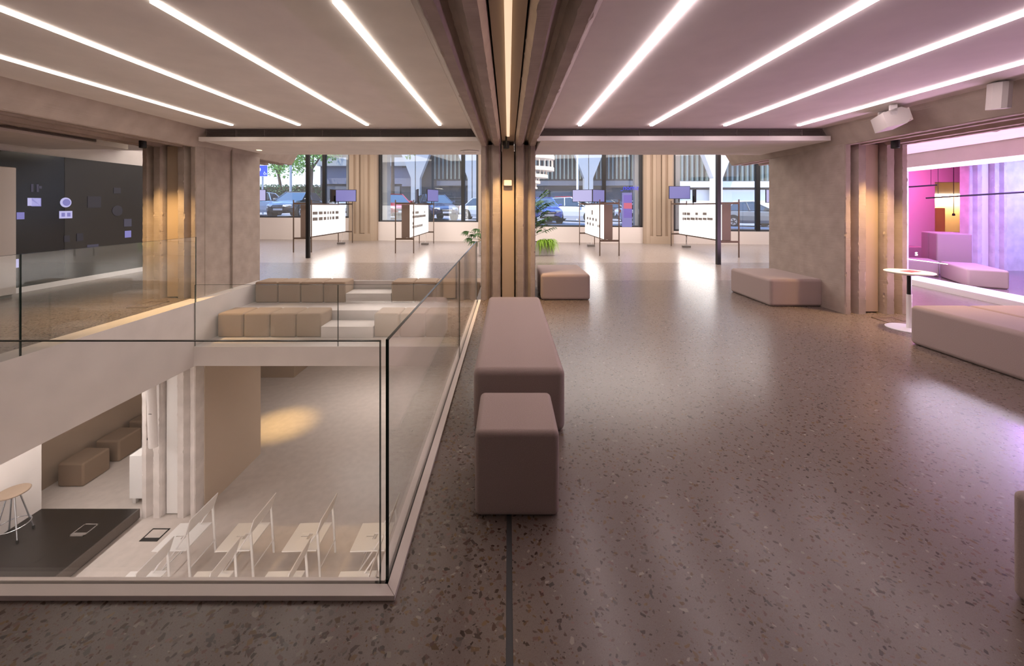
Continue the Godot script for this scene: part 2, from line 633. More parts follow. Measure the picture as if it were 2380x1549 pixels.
func build_lower_room():
	slab("floor_lower", "pale smooth floor of the lower hall", V(-12.0, -4.0, -14.0), V(-0.3, -3.8, 2.0), M.lower_floor, "floor")
	slab("wall_lower_rear", "tan rear wall of the lower hall", V(-9.5, -3.8, -13.9), V(-0.3, -0.3, -13.6), M.plaster_tan, "wall")
	slab("wall_lower_block", "brown block standing at the rear of the lower hall", V(-9.0, -3.8, -13.6), V(-6.75, -2.9, -12.2), M.brown_wall, "wall")
	slab("wall_lower_left", "brown wall behind the stools in the lower hall", V(-9.1, -3.8, -13.6), V(-8.85, -1.0, -6.6), M.brown_wall, "wall")
	slab("wall_lower_bright", "cream wall end beside the black stage", V(-9.1, -3.8, -6.68), V(-8.05, -1.0, 0.5), M.plaster, "wall")
	slab("wall_lower_front", "front wall of the lower hall", V(-9.1, -3.8, 0.5), V(-0.3, -0.3, 0.8), M.plaster, "wall")
	slab("wall_lower_pier", "tan wall standing below the stepped seating", V(-5.95, -3.8, -8.45), V(-5.4, -1.04, -6.9), M.plaster_tan, "wall")
	# slab soffits of the lower hall
	slab("ceiling_lower", "underside of the gallery slab over the lower hall", V(-9.1, -1.05, -13.6), V(-5.45, -0.9, 1.0), M.plaster_tan, "ceiling")
	slab("ceiling_lower_rear", "underside of the slab behind the steps", V(-5.2, -1.2, -13.6), V(-0.3, -1.05, -8.35), M.plaster_tan, "ceiling")
	slab("ceiling_lower_near", "underside of the slab below the kerb", V(-5.2, -1.2, -1.4), V(-0.3, -1.05, 1.0), M.plaster, "ceiling")
	# black stage with a floor box; light on its side is put into the colour
	var s = thing("stage_platform", "low black stage with its side face coloured as lit in the lower hall", "stage", V(-7.2, -3.8, -3.7))
	part(s, "deck", MB.new().span(V(-0.85, 0.0, -2.98), V(0.82, 0.18, 4.0)).m(), M.stage)
	part(s, "lit_side", MB.new().span(V(0.82, 0.03, -2.98), V(0.85, 0.182, 4.0)).m(), M.stage_side_lit)  # paler than the deck: light on the side face is in the colour
	part(s, "plinth", MB.new().span(V(0.78, 0.0, -2.9), V(0.822, 0.03, 4.0)).m(), M.stage)
	floor_box("floor_box", "grey framed floor box set in the black stage", V(-6.83, -3.618, -6.24), 0.22, 0.22, M.plate_grey, M.stage, 0.02)
	floor_box("floor_box", "black framed floor box in the pale floor by the white column", V(-5.8, -3.8, -6.36), 0.27, 0.23, M.black_metal, M.lower_floor, 0.02)
	# stools along the brown wall
	var st = single("wall_stool", "brown block stool against the lower wall, beside the cream wall end", "stool", MB.new().rbox(V(0.5, 0.45, 0.52), 0.04).m(), M.fabric_brown, V(-8.42, -3.575, -7.7), "brown stools along the lower wall")
	copy_of(st, V(-8.46, -3.575, -8.43), 0.0, "brown block stool against the lower wall, second from the cream wall end")
	copy_of(st, V(-8.5, -3.575, -9.18), 0.0, "brown block stool against the lower wall, half hidden by the white column")
	# white cabinet behind the lower column
	var c = thing("white_cabinet", "white cabinet on short legs behind the white column", "cabinet", V(-6.62, -3.8, -7.25))
	part(c, "body", MB.new().rbox(V(0.46, 0.78, 0.5), 0.008, 2, V(0, 0.5, 0)).m(), M.white_paint)
	for x in [-0.17, 0.17]:
		for z in [-0.19, 0.19]:
			part(c, "leg", MB.new().box(V(x, 0.055, z), V(0.06, 0.11, 0.06)).m(), M.white_paint)
	# bar stool on the stage
	var b = thing("bar_stool", "round topped bar stool with chrome legs on the black stage", "stool", V(-7.8, -3.62, -6.1))
	part(b, "seat", MB.new().lathe([Vector2(0, 0.69), Vector2(0.15, 0.69), Vector2(0.185, 0.705), Vector2(0.19, 0.72), Vector2(0.18, 0.732), Vector2(0, 0.735)], 28).m(), M.brown_wall)
	for i in 4:
		var t = TAU * (i + 0.3) / 4
		var top = V(cos(t) * 0.06, 0.69, sin(t) * 0.06)
		var foot = V(cos(t) * 0.21, 0.02, sin(t) * 0.21)
		part(b, "leg", MB.new().rod(foot, top, 0.011, 8).m(), M.chrome)
		part(b, "foot_cap", MB.new().rod(foot + V(0, -0.02, 0), foot + V(0, 0.02, 0), 0.016, 8).m(), M.rubber)
	var ring = []
	for i in 25:
		ring.append(V(cos(TAU * i / 24) * 0.19, 0.2, sin(TAU * i / 24) * 0.19))
	part(b, "foot_ring", MB.new().path(ring, 0.008).m(), M.chrome)
	# column loudspeaker on the white column
	var w = thing("column_loudspeaker", "slim white column loudspeaker fixed to the white column", "loudspeaker", V(-5.98, -1.95, -6.52))
	w.rotation = V(0.09, 0, -0.05)
	var pr = []
	for i in 13:
		var t = PI * i / 12
		pr.append(Vector2(cos(t) * 0.075, sin(t) * 0.07))
	part(w, "body", MB.new().ext(pr, V(0, -0.52, 0), V(1, 0, 0), V(0, 0, 1), V(0, 1, 0), 1.1).m(), M.white_plastic)
	part(w, "badge", MB.new().box(V(0.02, 0.1, 0.072), V(0.05, 0.006, 0.006)).m(), M.rubber)
	part(w, "bracket", MB.new().path([V(-0.09, -0.28, -0.06), V(-0.13, -0.42, -0.02), V(-0.08, -0.43, 0.0)], 0.008).m(), M.rubber)
	build_chairs()

func build_chairs():
	var c = thing("folding_chair", "white folding chair with slotted seat in the lower hall", "chair", Vector3.ZERO, 0.0, "white folding chairs in the lower hall")
	# the sitter faces -x; the back is at +x
	var seat = MB.new()
	var bs = Basis(V(0, 0, 1), 0.03)
	seat.rbox(V(0.5, 0.016, 0.2), 0.007, 2, V(0, 0.45, 0.15), bs)
	seat.rbox(V(0.5, 0.016, 0.2), 0.007, 2, V(0, 0.45, -0.15), bs)
	seat.rbox(V(0.19, 0.016, 0.12), 0.007, 2, V(0.155, 0.4547, 0), bs)
	seat.rbox(V(0.15, 0.016, 0.12), 0.007, 2, V(-0.175, 0.4447, 0), bs)
	seat.box(V(-0.06, 0.448, 0.035), V(0.13, 0.014, 0.05), bs)
	seat.box(V(-0.06, 0.448, -0.035), V(0.13, 0.014, 0.05), bs)
	part(c, "seat", seat.m(), M.white_paint)
	part(c, "backrest", MB.new().rbox(V(0.014, 0.24, 0.54), 0.006, 2, V(0.29, 0.8, 0), Basis(V(0, 0, 1), -0.3)).m(), M.white_paint)
	for z in [-0.24, 0.24]:
		part(c, "rear_leg", MB.new().box(V(0.285, 0.36, z), V(0.03, 0.74, 0.016), Basis(V(0, 0, 1), 0.06)).m(), M.white_paint)
		part(c, "front_leg", MB.new().rod(V(0.22, 0.66, z * 0.92), V(-0.22, 0.0, z * 0.92), 0.011, 6).m(), M.white_paint)
	part(c, "stretcher", MB.new().rod(V(-0.13, 0.13, -0.22), V(-0.13, 0.13, 0.22), 0.009, 6).m(), M.white_paint)
	part(c, "stretcher", MB.new().rod(V(0.3, 0.2, -0.24), V(0.3, 0.2, 0.24), 0.009, 6).m(), M.white_paint)
	var first = true
	var nth = ["first", "second", "third", "fourth"]
	var rows = ["in the line along the tan wall", "in the middle line", "in the line below the kerb"]
	var zs = [-5.8, -5.0, -4.2]
	var xs = [-4.87, -3.96, -3.0, -2.02]
	for j in 2:
		for i in 4:
			var lb = "white folding chair %s, %s from the black stage" % [rows[j], nth[i]]
			if first:
				c.position = V(xs[i], -3.8, zs[j])
				c.set_meta("label", lb)
				first = false
			else:
				copy_of(c, V(xs[i], -3.8, zs[j]), 0.0, lb)

func floor_box(called, label, at, w, d, frame_mat, lid_mat, lip):
	var o = thing(called, label, "floor box", at)
	var f = MB.new()
	f.box(V(0, 0.002, d / 2), V(w + lip, 0.008, lip))
	f.box(V(0, 0.002, -d / 2), V(w + lip, 0.008, lip))
	f.box(V(w / 2, 0.002, 0), V(lip, 0.008, d + lip))
	f.box(V(-w / 2, 0.002, 0), V(lip, 0.008, d + lip))
	part(o, "frame", f.m(), frame_mat)
	part(o, "lid", MB.new().box(V(0, 0.001, 0), V(w - lip, 0.004, d - lip)).m(), lid_mat)
	part(o, "flap", MB.new().box(V(0, 0.004, d * 0.36), V(w - lip, 0.004, d * 0.2)).m(), frame_mat)
	return o

# ---------------------------------------------------------------- ribbed portal frames
func half_column(back):
	return [Vector2(-0.465, -back), Vector2(-0.465, -0.012), Vector2(-0.453, 0.0), Vector2(-0.385, 0.0), Vector2(-0.342, -0.1), Vector2(-0.296, -0.1), Vector2(-0.262, 0.0), Vector2(-0.158, 0.0), Vector2(-0.138, -0.03), Vector2(-0.125, -0.14), Vector2(-0.125, -back)]

func column(called, label, at, y0, y1, material, panel_mat, sd, back = 0.9):
	var o = thing(called, label, "column", at, 0.0, "", "structure")
	var amps = [0.0, 0.004, 0.006, 0.006, 0.003, 0.002, 0.007, 0.007, 0.008, 0.0, 0.0]
	for sx in [1.0, -1.0]:
		part(o, "ribbed_half", MB.new().rough(half_column(back), amps, V(0, y0, 0), V(sx, 0, 0), V(0, 0, 1), V(0, 1, 0), y1 - y0, 0.035, sd + int(sx)).m(), material)
	part(o, "core", MB.new().span(V(-0.125, y0, -back + 0.02), V(0.125, y1, minf(-0.45, -back + 0.05))).m(), material)
	part(o, "infill_panel", MB.new().rbox(V(0.212, y1 - y0 - 0.02, 0.07), 0.004, 1, V(0, (y0 + y1) / 2 + 0.005, -0.12)).m(), panel_mat)
	return o

func beam(called, label, at, z0, z1, sd, rise, flat_panel):
	# underside of a twin beam; at.y is its lowest level
	var o = thing(called, label, "beam", at, 0.0, "", "structure")
	var pr = [Vector2(-0.64, rise), Vector2(-0.46, 0.012), Vector2(-0.447, 0.0), Vector2(-0.37, 0.0), Vector2(-0.335, 0.11), Vector2(-0.298, 0.11), Vector2(-0.232, 0.0), Vector2(-0.155, 0.0), Vector2(-0.122, 0.07), Vector2(-0.122, rise)]
	var amps = [0.0, 0.006, 0.007, 0.004, 0.003, 0.003, 0.006, 0.005, 0.006, 0.0]
	for sx in [1.0, -1.0]:
		part(o, "ribbed_half", MB.new().rough(pr, amps, V(0, 0, z0), V(sx, 0, 0), V(0, 1, 0), V(0, 0, -1), z0 - z1, 0.045, sd + int(sx)).m(), M.concrete)
	part(o, "core", MB.new().span(V(-0.13, rise - 0.02, z1), V(0.13, rise + 0.05, z0)).m(), M.concrete)
	part(o, "infill_panel", MB.new().span(V(-0.108, 0.1, z1), V(0.108, 0.2, z0)).m(), M.infill)
	return o

func build_frames():
	column("pillar", "ribbed concrete column behind the long bench between the two bays", V(0, 0, -6.6), 0.0, 2.66, M.concrete, M.infill, 41)
	column("pillar", "ribbed concrete column lit gold beside the black screen wall", V(-5.87, 0, -6.7), 0.0, 2.66, M.concrete, M.infill, 51)
	column("pillar", "ribbed concrete column behind the round white side table", V(5.46, 0, -5.74), 0.0, 2.54, M.concrete, M.infill, 61)
	column("pillar", "white painted ribbed column standing in the lower hall", V(-5.88, -3.8, -6.7), 0.0, 2.78, M.concrete_white, M.white_paint, 71)
	var b = beam("beam", "ribbed twin beam with a recessed light line between the two bays", V(0, 2.63, 0), 4.0, -7.6, 81, 0.32, true)
	beam("beam", "ribbed twin beam above the gold lit column", V(-5.87, 2.63, 0), 4.0, -9.7, 91, 0.33, true)
	beam("beam", "ribbed twin beam carrying the two white loudspeakers", V(5.46, 2.51, 0), 4.0, -8.67, 101, 0.31, true)

func build_ceilings():
	slab("ceiling", "smooth pale ceiling over the well with recessed light lines", V(-5.3, 2.945, -8.4), V(-0.55, 3.1, 4.0), M.plaster, "ceiling")
	slab("ceiling", "smooth pale ceiling over the bench side with recessed light lines", V(0.5, 2.8, -7.5), V(4.95, 3.1, 4.0), M.plaster, "ceiling")
	slab("ceiling", "roof above the middle ribbed beam", V(-0.6, 2.95, -8.4), V(0.6, 3.1, 4.0), M.plaster, "ceiling")
	slab("ceiling", "pale ceiling over the black screen wall", V(-14.5, 2.9, -9.0), V(-6.3, 3.1, 4.0), M.plaster, "ceiling")
	slab("ceiling", "roof above the ribbed beam by the gold column", V(-6.5, 2.955, -9.7), V(-5.2, 3.1, 4.0), M.plaster, "ceiling")
	slab("ceiling", "pale ceiling beyond the beam with loudspeakers", V(5.9, 2.67, -9.0), V(9.05, 2.85, 4.0), M.plaster, "ceiling")
	slab("ceiling", "roof above the beam with loudspeakers", V(4.8, 2.815, -9.0), V(6.1, 2.95, 4.0), M.plaster, "ceiling")
	slab("ceiling", "high white ceiling of the display lobby", V(-14.5, 4.75, -20.6), V(14.5, 5.0, -7.4), M.plaster_lobby, "ceiling")
	slab("ceiling", "roof closing the rooms behind the lounge", V(8.9, 2.67, -3.0), V(17.8, 2.85, 4.3), M.plaster, "ceiling")
	slab("wall_lobby_east_return", "return wall of the lobby above the beam with loudspeakers", V(5.0, 2.8, -9.0), V(5.2, 4.9, -7.5), M.plaster_lobby, "wall")
	slab("wall_lobby_west", "white lobby wall above the screen wall zone", V(-14.5, 3.0, -9.2), V(-5.2, 4.9, -9.0), M.plaster_lobby, "wall")
	slab("wall_lobby_east", "white lobby wall above the lounge zone", V(5.0, 2.8, -9.1), V(14.5, 4.9, -8.9), M.plaster_lobby, "wall")
	# lowered air-conditioning soffits with slotted grilles
	for a in [[-5.24, -0.5, -6.7, -8.38, 2.72, 2.945, "lowered soffit with a long air grille above the steps"], [0.5, 4.9, -5.95, -7.5, 2.6, 2.8, "lowered soffit with a long air grille above the bench side"]]:
		var o = thing("soffit", a[6], "soffit", V(0, 0, 0), 0.0, "", "structure")
		var h = a[5] - a[4]
		part(o, "body", MB.new().span(V(a[0], a[4], a[3]), V(a[1], a[4] + 0.07, a[2])).span(V(a[0], a[4] + 0.07, a[3]), V(a[1], a[5], a[2] - 0.1)).m(), M.plaster)
		part(o, "lip", MB.new().span(V(a[0] - 0.06, a[4], a[2]), V(a[1], a[4] + 0.07, a[2] + 0.07)).m(), M.plaster)
		part(o, "grille_back", MB.new().span(V(a[0], a[4] + 0.07, a[2] - 0.1), V(a[1], a[5], a[2] - 0.08)).m(), M.frame_grey)
		var n = 8
		for i in n:
			var y = a[4] + 0.078 + (h - 0.085) * (i + 0.5) / n
			part(o, "slat", MB.new().box(V((a[0] + a[1]) / 2, y, a[2] - 0.03), V(a[1] - a[0], 0.006, 0.05), Basis(V(1, 0, 0), 0.35)).m(), M.grille)
		var x = a[0] + 0.02
		while x < a[1]:
			part(o, "divider", MB.new().span(V(x, a[4] + 0.07, a[2] - 0.055), V(x + 0.006, a[5], a[2] - 0.004)).m(), M.grille)
			x += 0.5
		part(o, "grille_rim", MB.new().span(V(a[0], a[5] - 0.012, a[2] - 0.05), V(a[1], a[5], a[2])).m(), M.grille)
	# round air outlet and a small downlight in the soffit
	var r = thing("air_outlet", "round white air outlet in the soffit beside the middle column", "air outlet", V(-0.78, 2.72, -7.85))
	part(r, "ring", MB.new().lathe([Vector2(0.19, 0.0), Vector2(0.2, -0.012), Vector2(0.15, -0.02), Vector2(0.13, -0.004)], 28).m(), M.white_plastic)
	part(r, "disc", MB.new().lathe([Vector2(0.12, -0.002), Vector2(0.11, -0.014), Vector2(0.0, -0.016)], 28).m(), M.white_plastic)
	single("downlight", "tiny round downlight in the soffit beside the concrete wall", "downlight", MB.new().lathe([Vector2(0.05, 0.0), Vector2(0.045, -0.008), Vector2(0.0, -0.006)], 20).m(), M.lens_warm, V(-4.95, 2.72, -7.7))

func light_line(called, label, x, y, z0, z1, w, key, color, energy, group = ""):
	var o = thing(called, label, "light", V(x, y, (z0 + z1) / 2), 0.0, group)
	part(o, "diffuser", MB.new().box(V(0, -0.008, 0), V(w, 0.024, z0 - z1)).m(), M[key])
	area(o, V(0, -0.024, 0), Vector2(w, z0 - z1), color, energy)
	return o

const STRIP := 1.2
func build_lights():
	var warm = Color(1.0, 0.95, 0.91)
	var near = ["beside the middle beam", "second from the middle beam", "third from the middle beam", "beside the outer beam"]
	var xs = [-1.12, -2.31, -3.43, -4.53]
	for i in 4:
		light_line("light_line", "slim recessed white light line over the well, " + near[i], xs[i], 2.945, -2.52, -6.35, 0.047, "led_white", warm, STRIP, "ceiling light lines")
	xs = [1.05, 2.1, 3.18, 4.26]
	for i in 4:
		light_line("light_line", "slim recessed white light line over the bench side, " + near[i], xs[i], 2.8, -2.0, -5.68, 0.043, "led_rose", Color(1.0, 0.92, 0.93), STRIP * 0.7, "ceiling light lines")
	light_line("light_line", "dim warm light line between the two halves of the ribbed beam", 0.0, 2.728, -0.5, -6.15, 0.045, "led_cove", Color(1.0, 0.86, 0.7), 0.5)
	light_line("light_line", "hidden light line washing the white band above the screen wall", -7.2, 2.9, -7.9, -9.3, 0.06, "lamp_white", Color(1.0, 0.93, 0.84), 1.6)
	light_line("light_line", "unseen light line added behind the camera over the well side", -2.31, 2.945, 3.4, 1.6, 0.047, "lamp_white", warm, 0.7)  # this and the next are added out of view to lift shaded front faces
	light_line("light_line", "unseen light line added behind the camera over the bench side", 2.1, 2.8, 3.4, 1.6, 0.043, "lamp_white", warm, 0.7)
	# black cylinder spots in front of the three columns
	for a in [[V(-0.03, 2.6, -6.25), "black cylinder spotlight in front of the column behind the long bench", V(0.0, -1, -0.03), 6.0, 42.0], [V(-5.85, 2.6, -6.2), "black cylinder spotlight in front of the gold lit column", V(0.0, -1, 0.0), 10.0, 43.0], [V(5.36, 2.47, -5.36), "black cylinder spotlight in front of the column by the side table", V(0.0, -1, 0.0), 6.5, 44.0]]:
		var o = thing("spotlight", a[1], "spotlight", a[0])
		part(o, "housing", MB.new().lathe([Vector2(0, 0.05), Vector2(0.045, 0.05), Vector2(0.048, 0.045), Vector2(0.048, -0.06), Vector2(0.042, -0.066), Vector2(0.04, -0.05)], 20).m(), M.black_metal)
		part(o, "lens", MB.new().lathe([Vector2(0.04, -0.052), Vector2(0, -0.05)], 20).m(), M.lens_warm)
		part(o, "stem", MB.new().rod(V(0, 0.05, 0), V(0, 0.16, 0), 0.014, 8).m(), M.black_metal)
		spot(o, V(0, -0.075, 0), a[2], Color(1.0, 0.82, 0.55), a[3], a[4], 0.04, 1.0)
	# lower hall: lamps under the slabs, the rearmost added to brighten the back
	for a in [[V(-3.0, -1.06, 0.0), Vector2(4.0, 0.5), "long ceiling lamp under the near slab of the lower hall", 25.0], [V(-7.0, -1.055, -5.6), Vector2(0.25, 3.4), "ceiling lamp under the gallery above the black stage", 7.5], [V(-3.0, -1.21, -10.8), Vector2(3.5, 0.4), "unseen lamp added under the slab behind the stepped seating", 9.0]]:
		var o = thing("ceiling_lamp", a[2], "lamp", a[0])
		o.position.y -= 0.15 if a[0].z > -1.0 else 0.0
		part(o, "diffuser", MB.new().box(V(0, -0.004, 0), V(a[1].x, 0.02, a[1].y)).m(), M.lamp_white)
		area(o, V(0, -0.02, 0), a[1], Color(1.0, 0.96, 0.94), a[3])
	var d = thing("downlight", "warm downlight under the slab behind the tan wall", "downlight", V(-5.6, -1.2, -9.6))
	part(d, "lens", MB.new().lathe([Vector2(0.05, -0.004), Vector2(0, -0.006)], 16).m(), M.lens_warm)
	part(d, "ring", MB.new().lathe([Vector2(0.05, 0.0), Vector2(0.06, -0.008), Vector2(0.066, 0.0)], 16).m(), M.white_plastic)
	spot(d, V(0, -0.02, 0), V(0, -1, 0.0), Color(1.0, 0.82, 0.5), 9.0, 22.0, 0.06, 1.0)
	# lobby: large unseen light panels added to brighten floor and walls
	var i = 0
	for p in [V(-9.6, 4.74, -13.4), V(-3.2, 4.74, -13.0), V(3.2, 4.74, -12.6), V(9.2, 4.74, -12.4)]:
		var o = thing("added_light_panel", "wide unseen light panel added to brighten the lobby above the stand " + ["with two rows of seven plates", "with four rows of plates", "with one tall plate", "with five plates over eight"][i], "lamp", p, 0.0, "added lobby light panels")
		part(o, "diffuser", MB.new().box(V(0, -0.01, 0), V(5.4, 0.03, 6.6)).m(), M.light_box)
		area(o, V(0, -0.03, 0), Vector2(5.4, 6.6), Color(1.0, 0.95, 0.9), 29.0)
		i += 1

func pane(called, label, a, b, along_x, group = ""):
	# one toughened sheet between floor points a and b (thickness 12 mm) with polished green edges
	var o = thing(called, label, "glass railing", (a + b) * 0.5 * V(1, 0, 1) + V(0, minf(a.y, b.y), 0), 0.0, group)
	var h = absf(b.y - a.y)
	var l = absf(b.x - a.x) if along_x else absf(b.z - a.z)
	var t = 0.013
	var s = V(l, h, t) if along_x else V(t, h, l)
	part(o, "sheet", MB.new().box(V(0, h / 2, 0), s - V(0.004, 0.004, 0.004)).m(), M.glass)
	part(o, "top_edge", MB.new().box(V(0, h - 0.001, 0), V(s.x, 0.003, s.z)).m(), M.glass_edge)
	for sg in [-1.0, 1.0]:
		var c = V(sg * l / 2, h / 2, 0) if along_x else V(0, h / 2, sg * l / 2)
		var e = V(0.003, h, t) if along_x else V(t, h, 0.003)
		part(o, "end_edge", MB.new().box(c, e).m(), M.glass_edge)
	return o

func build_glass():
	pane("glass_pane", "wide clear glass railing pane across the near end of the well", V(-5.2, 0.0, -1.627), V(-0.537, 1.036, -1.627), true)
	pane("glass_pane", "long clear glass railing pane beside the long bench", V(-0.511, 0.0, -1.638), V(-0.511, 1.036, -4.05), false)
	pane("glass_pane", "clear glass railing pane running up to the middle column", V(-0.511, 0.0, -4.056), V(-0.511, 1.036, -6.28), false)
	pane("glass_pane", "clear glass railing pane on the gallery beside the gold lit column", V(-5.21, -0.02, -4.14), V(-5.21, 1.09, -6.46), false)
	pane("glass_pane", "clear glass railing pane on the gallery facing the metal clad volume", V(-5.21, -0.02, -1.66), V(-5.21, 1.09, -4.13), false)
	pane("glass_pane", "low set glass pane in front of four stools by the concrete wall", V(-5.19, -0.72, -6.42), V(-2.825, 0.3, -6.42), true)
	pane("glass_pane", "low set glass pane in front of the stools by the middle column", V(-2.815, -0.72, -6.42), V(-0.57, 0.3, -6.42), true)

func build_steps():
	# stepped seating that climbs from the landing to the lobby floor
	slab("floor_landing", "white landing at the foot of the stepped seating", V(-5.2, -1.04, -7.3), V(-0.56, -0.72, -6.4), M.fascia, "landing")
	slab("floor_tier", "white middle tier of the stepped seating", V(-5.2, -1.04, -8.34), V(-0.56, -0.36, -7.3), M.fascia, "tier")
	slab("wall_stair_side", "white cheek wall beside the stepped seating", V(-5.42, -1.04, -8.36), V(-5.2, 0.001, -6.7), M.fascia, "wall")
	slab("wall_riser", "white riser below the edge of the lobby floor", V(-5.2, -0.36, -8.37), V(-0.56, 0.001, -8.335), M.fascia, "riser")
	single("stair_block", "white half step block between the stools on the landing", "step", MB.new().rbox(V(0.92, 0.2, 0.41), 0.006, 2).m(), M.fascia, V(-2.84, -0.62, -7.025))
	single("stair_block", "white half step block between the stools on the middle tier", "step", MB.new().rbox(V(0.92, 0.19, 0.43), 0.006, 2).m(), M.fascia, V(-2.84, -0.265, -8.08))
	var st = null
	var where = ["against the white cheek wall", "second from the cheek wall", "third from the cheek wall", "next to the half step, towards the cheek wall", "next to the half step, towards the middle column", "second from the half step, towards the middle column", "third from the half step, towards the middle column", "at the end by the middle column"]
	for row in [[-0.72, -7.07, "tan block stool on the landing, "], [-0.36, -8.085, "tan block stool on the middle tier, "]]:
		for i in 8:
			var x = -5.15 + 0.2315 + 0.463 * i if i < 4 else -2.375 + 0.2265 + 0.453 * (i - 4)
			var at = V(x, row[0] + 0.212, row[1])
			if st == null:
				st = single("block_stool", row[2] + where[i], "stool", MB.new().rbox(V(0.452, 0.424, 0.45), 0.035).m(), M.fabric_tan, at, "tan block stools on the stepped seating")
			else:
				copy_of(st, at, 0.0, row[2] + where[i])

func build_seats():
	var long = MB.new().rbox(V(0.65, 0.45, 2.22), 0.05).m()
	single("bench", "long beige upholstered bench beside the glass railing", "bench", long, M.fabric, V(0.078, 0.225, -3.84), "beige benches")
	single("bench", "long beige bench in front of the round white side table", "bench", long, M.fabric, V(5.015, 0.225, -3.42), "beige benches")
	single("bench", "long beige bench pushed against its twin towards the lounge", "bench", long, M.fabric, V(5.67, 0.225, -3.42), "beige benches")
	var wide = MB.new().rbox(V(0.84, 0.44, 1.13), 0.05).m()
	single("ottoman", "wide beige ottoman beside the middle ribbed column", "ottoman", wide, M.fabric, V(0.98, 0.22, -7.15), "wide ottomans")
	single("ottoman", "wide beige ottoman pushed against the short concrete wall", "ottoman", wide, M.fabric, V(4.6, 0.22, -6.73), "wide ottomans")
	var cube = MB.new().rbox(V(0.436, 0.44, 0.44), 0.03).m()
	single("cube_stool", "beige cube stool at the end of the long bench", "stool", cube, M.fabric, V(0.046, 0.22, -2.21), "cube stools")
	single("cube_stool", "beige cube stool standing alone on the open floor", "stool", cube, M.fabric, V(2.29, 0.22, -1.38), "cube stools")
	# round side table
	var t = thing("side_table", "round white side table with a slim stem behind the beige bench", "table", V(5.24, 0, -5.06))
	part(t, "base", MB.new().lathe([Vector2(0.0, 0.0), Vector2(0.23, 0.0), Vector2(0.232, 0.006), Vector2(0.22, 0.012), Vector2(0.0, 0.016)], 36).m(), M.white_paint)
	part(t, "stem", MB.new().rod(V(0, 0.012, 0), V(0, 0.45, 0), 0.028, 16).m(), M.white_paint)
	part(t, "upper_stem", MB.new().rod(V(0, 0.45, 0), V(0, 0.7, 0), 0.022, 16).m(), M.black_metal)
	part(t, "top_plate", MB.new().rod(V(0, 0.7, 0), V(0, 0.728, 0), 0.06, 16).m(), M.white_paint)
	part(t, "table_top", MB.new().lathe([Vector2(0.0, 0.728), Vector2(0.225, 0.728), Vector2(0.245, 0.74), Vector2(0.246, 0.745), Vector2(0.24, 0.75), Vector2(0.0, 0.75)], 40).m(), M.white_paint)
	part(t, "printed_sheet", MB.new().box(V(0.02, 0.7515, 0.0), V(0.2, 0.003, 0.12), Basis(V(0, 1, 0), 0.3)).m(), M.red_print)
	floor_box("floor_box", "framed floor box in front of the gold lit column", V(-5.85, 0.0, -6.3), 0.28, 0.4, M.bronze, M.terrazzo, 0.03)
	floor_box("floor_box", "framed floor box between the side table and the column", V(5.37, 0.0, -5.41), 0.28, 0.28, M.bronze, M.terrazzo_sparse, 0.03)

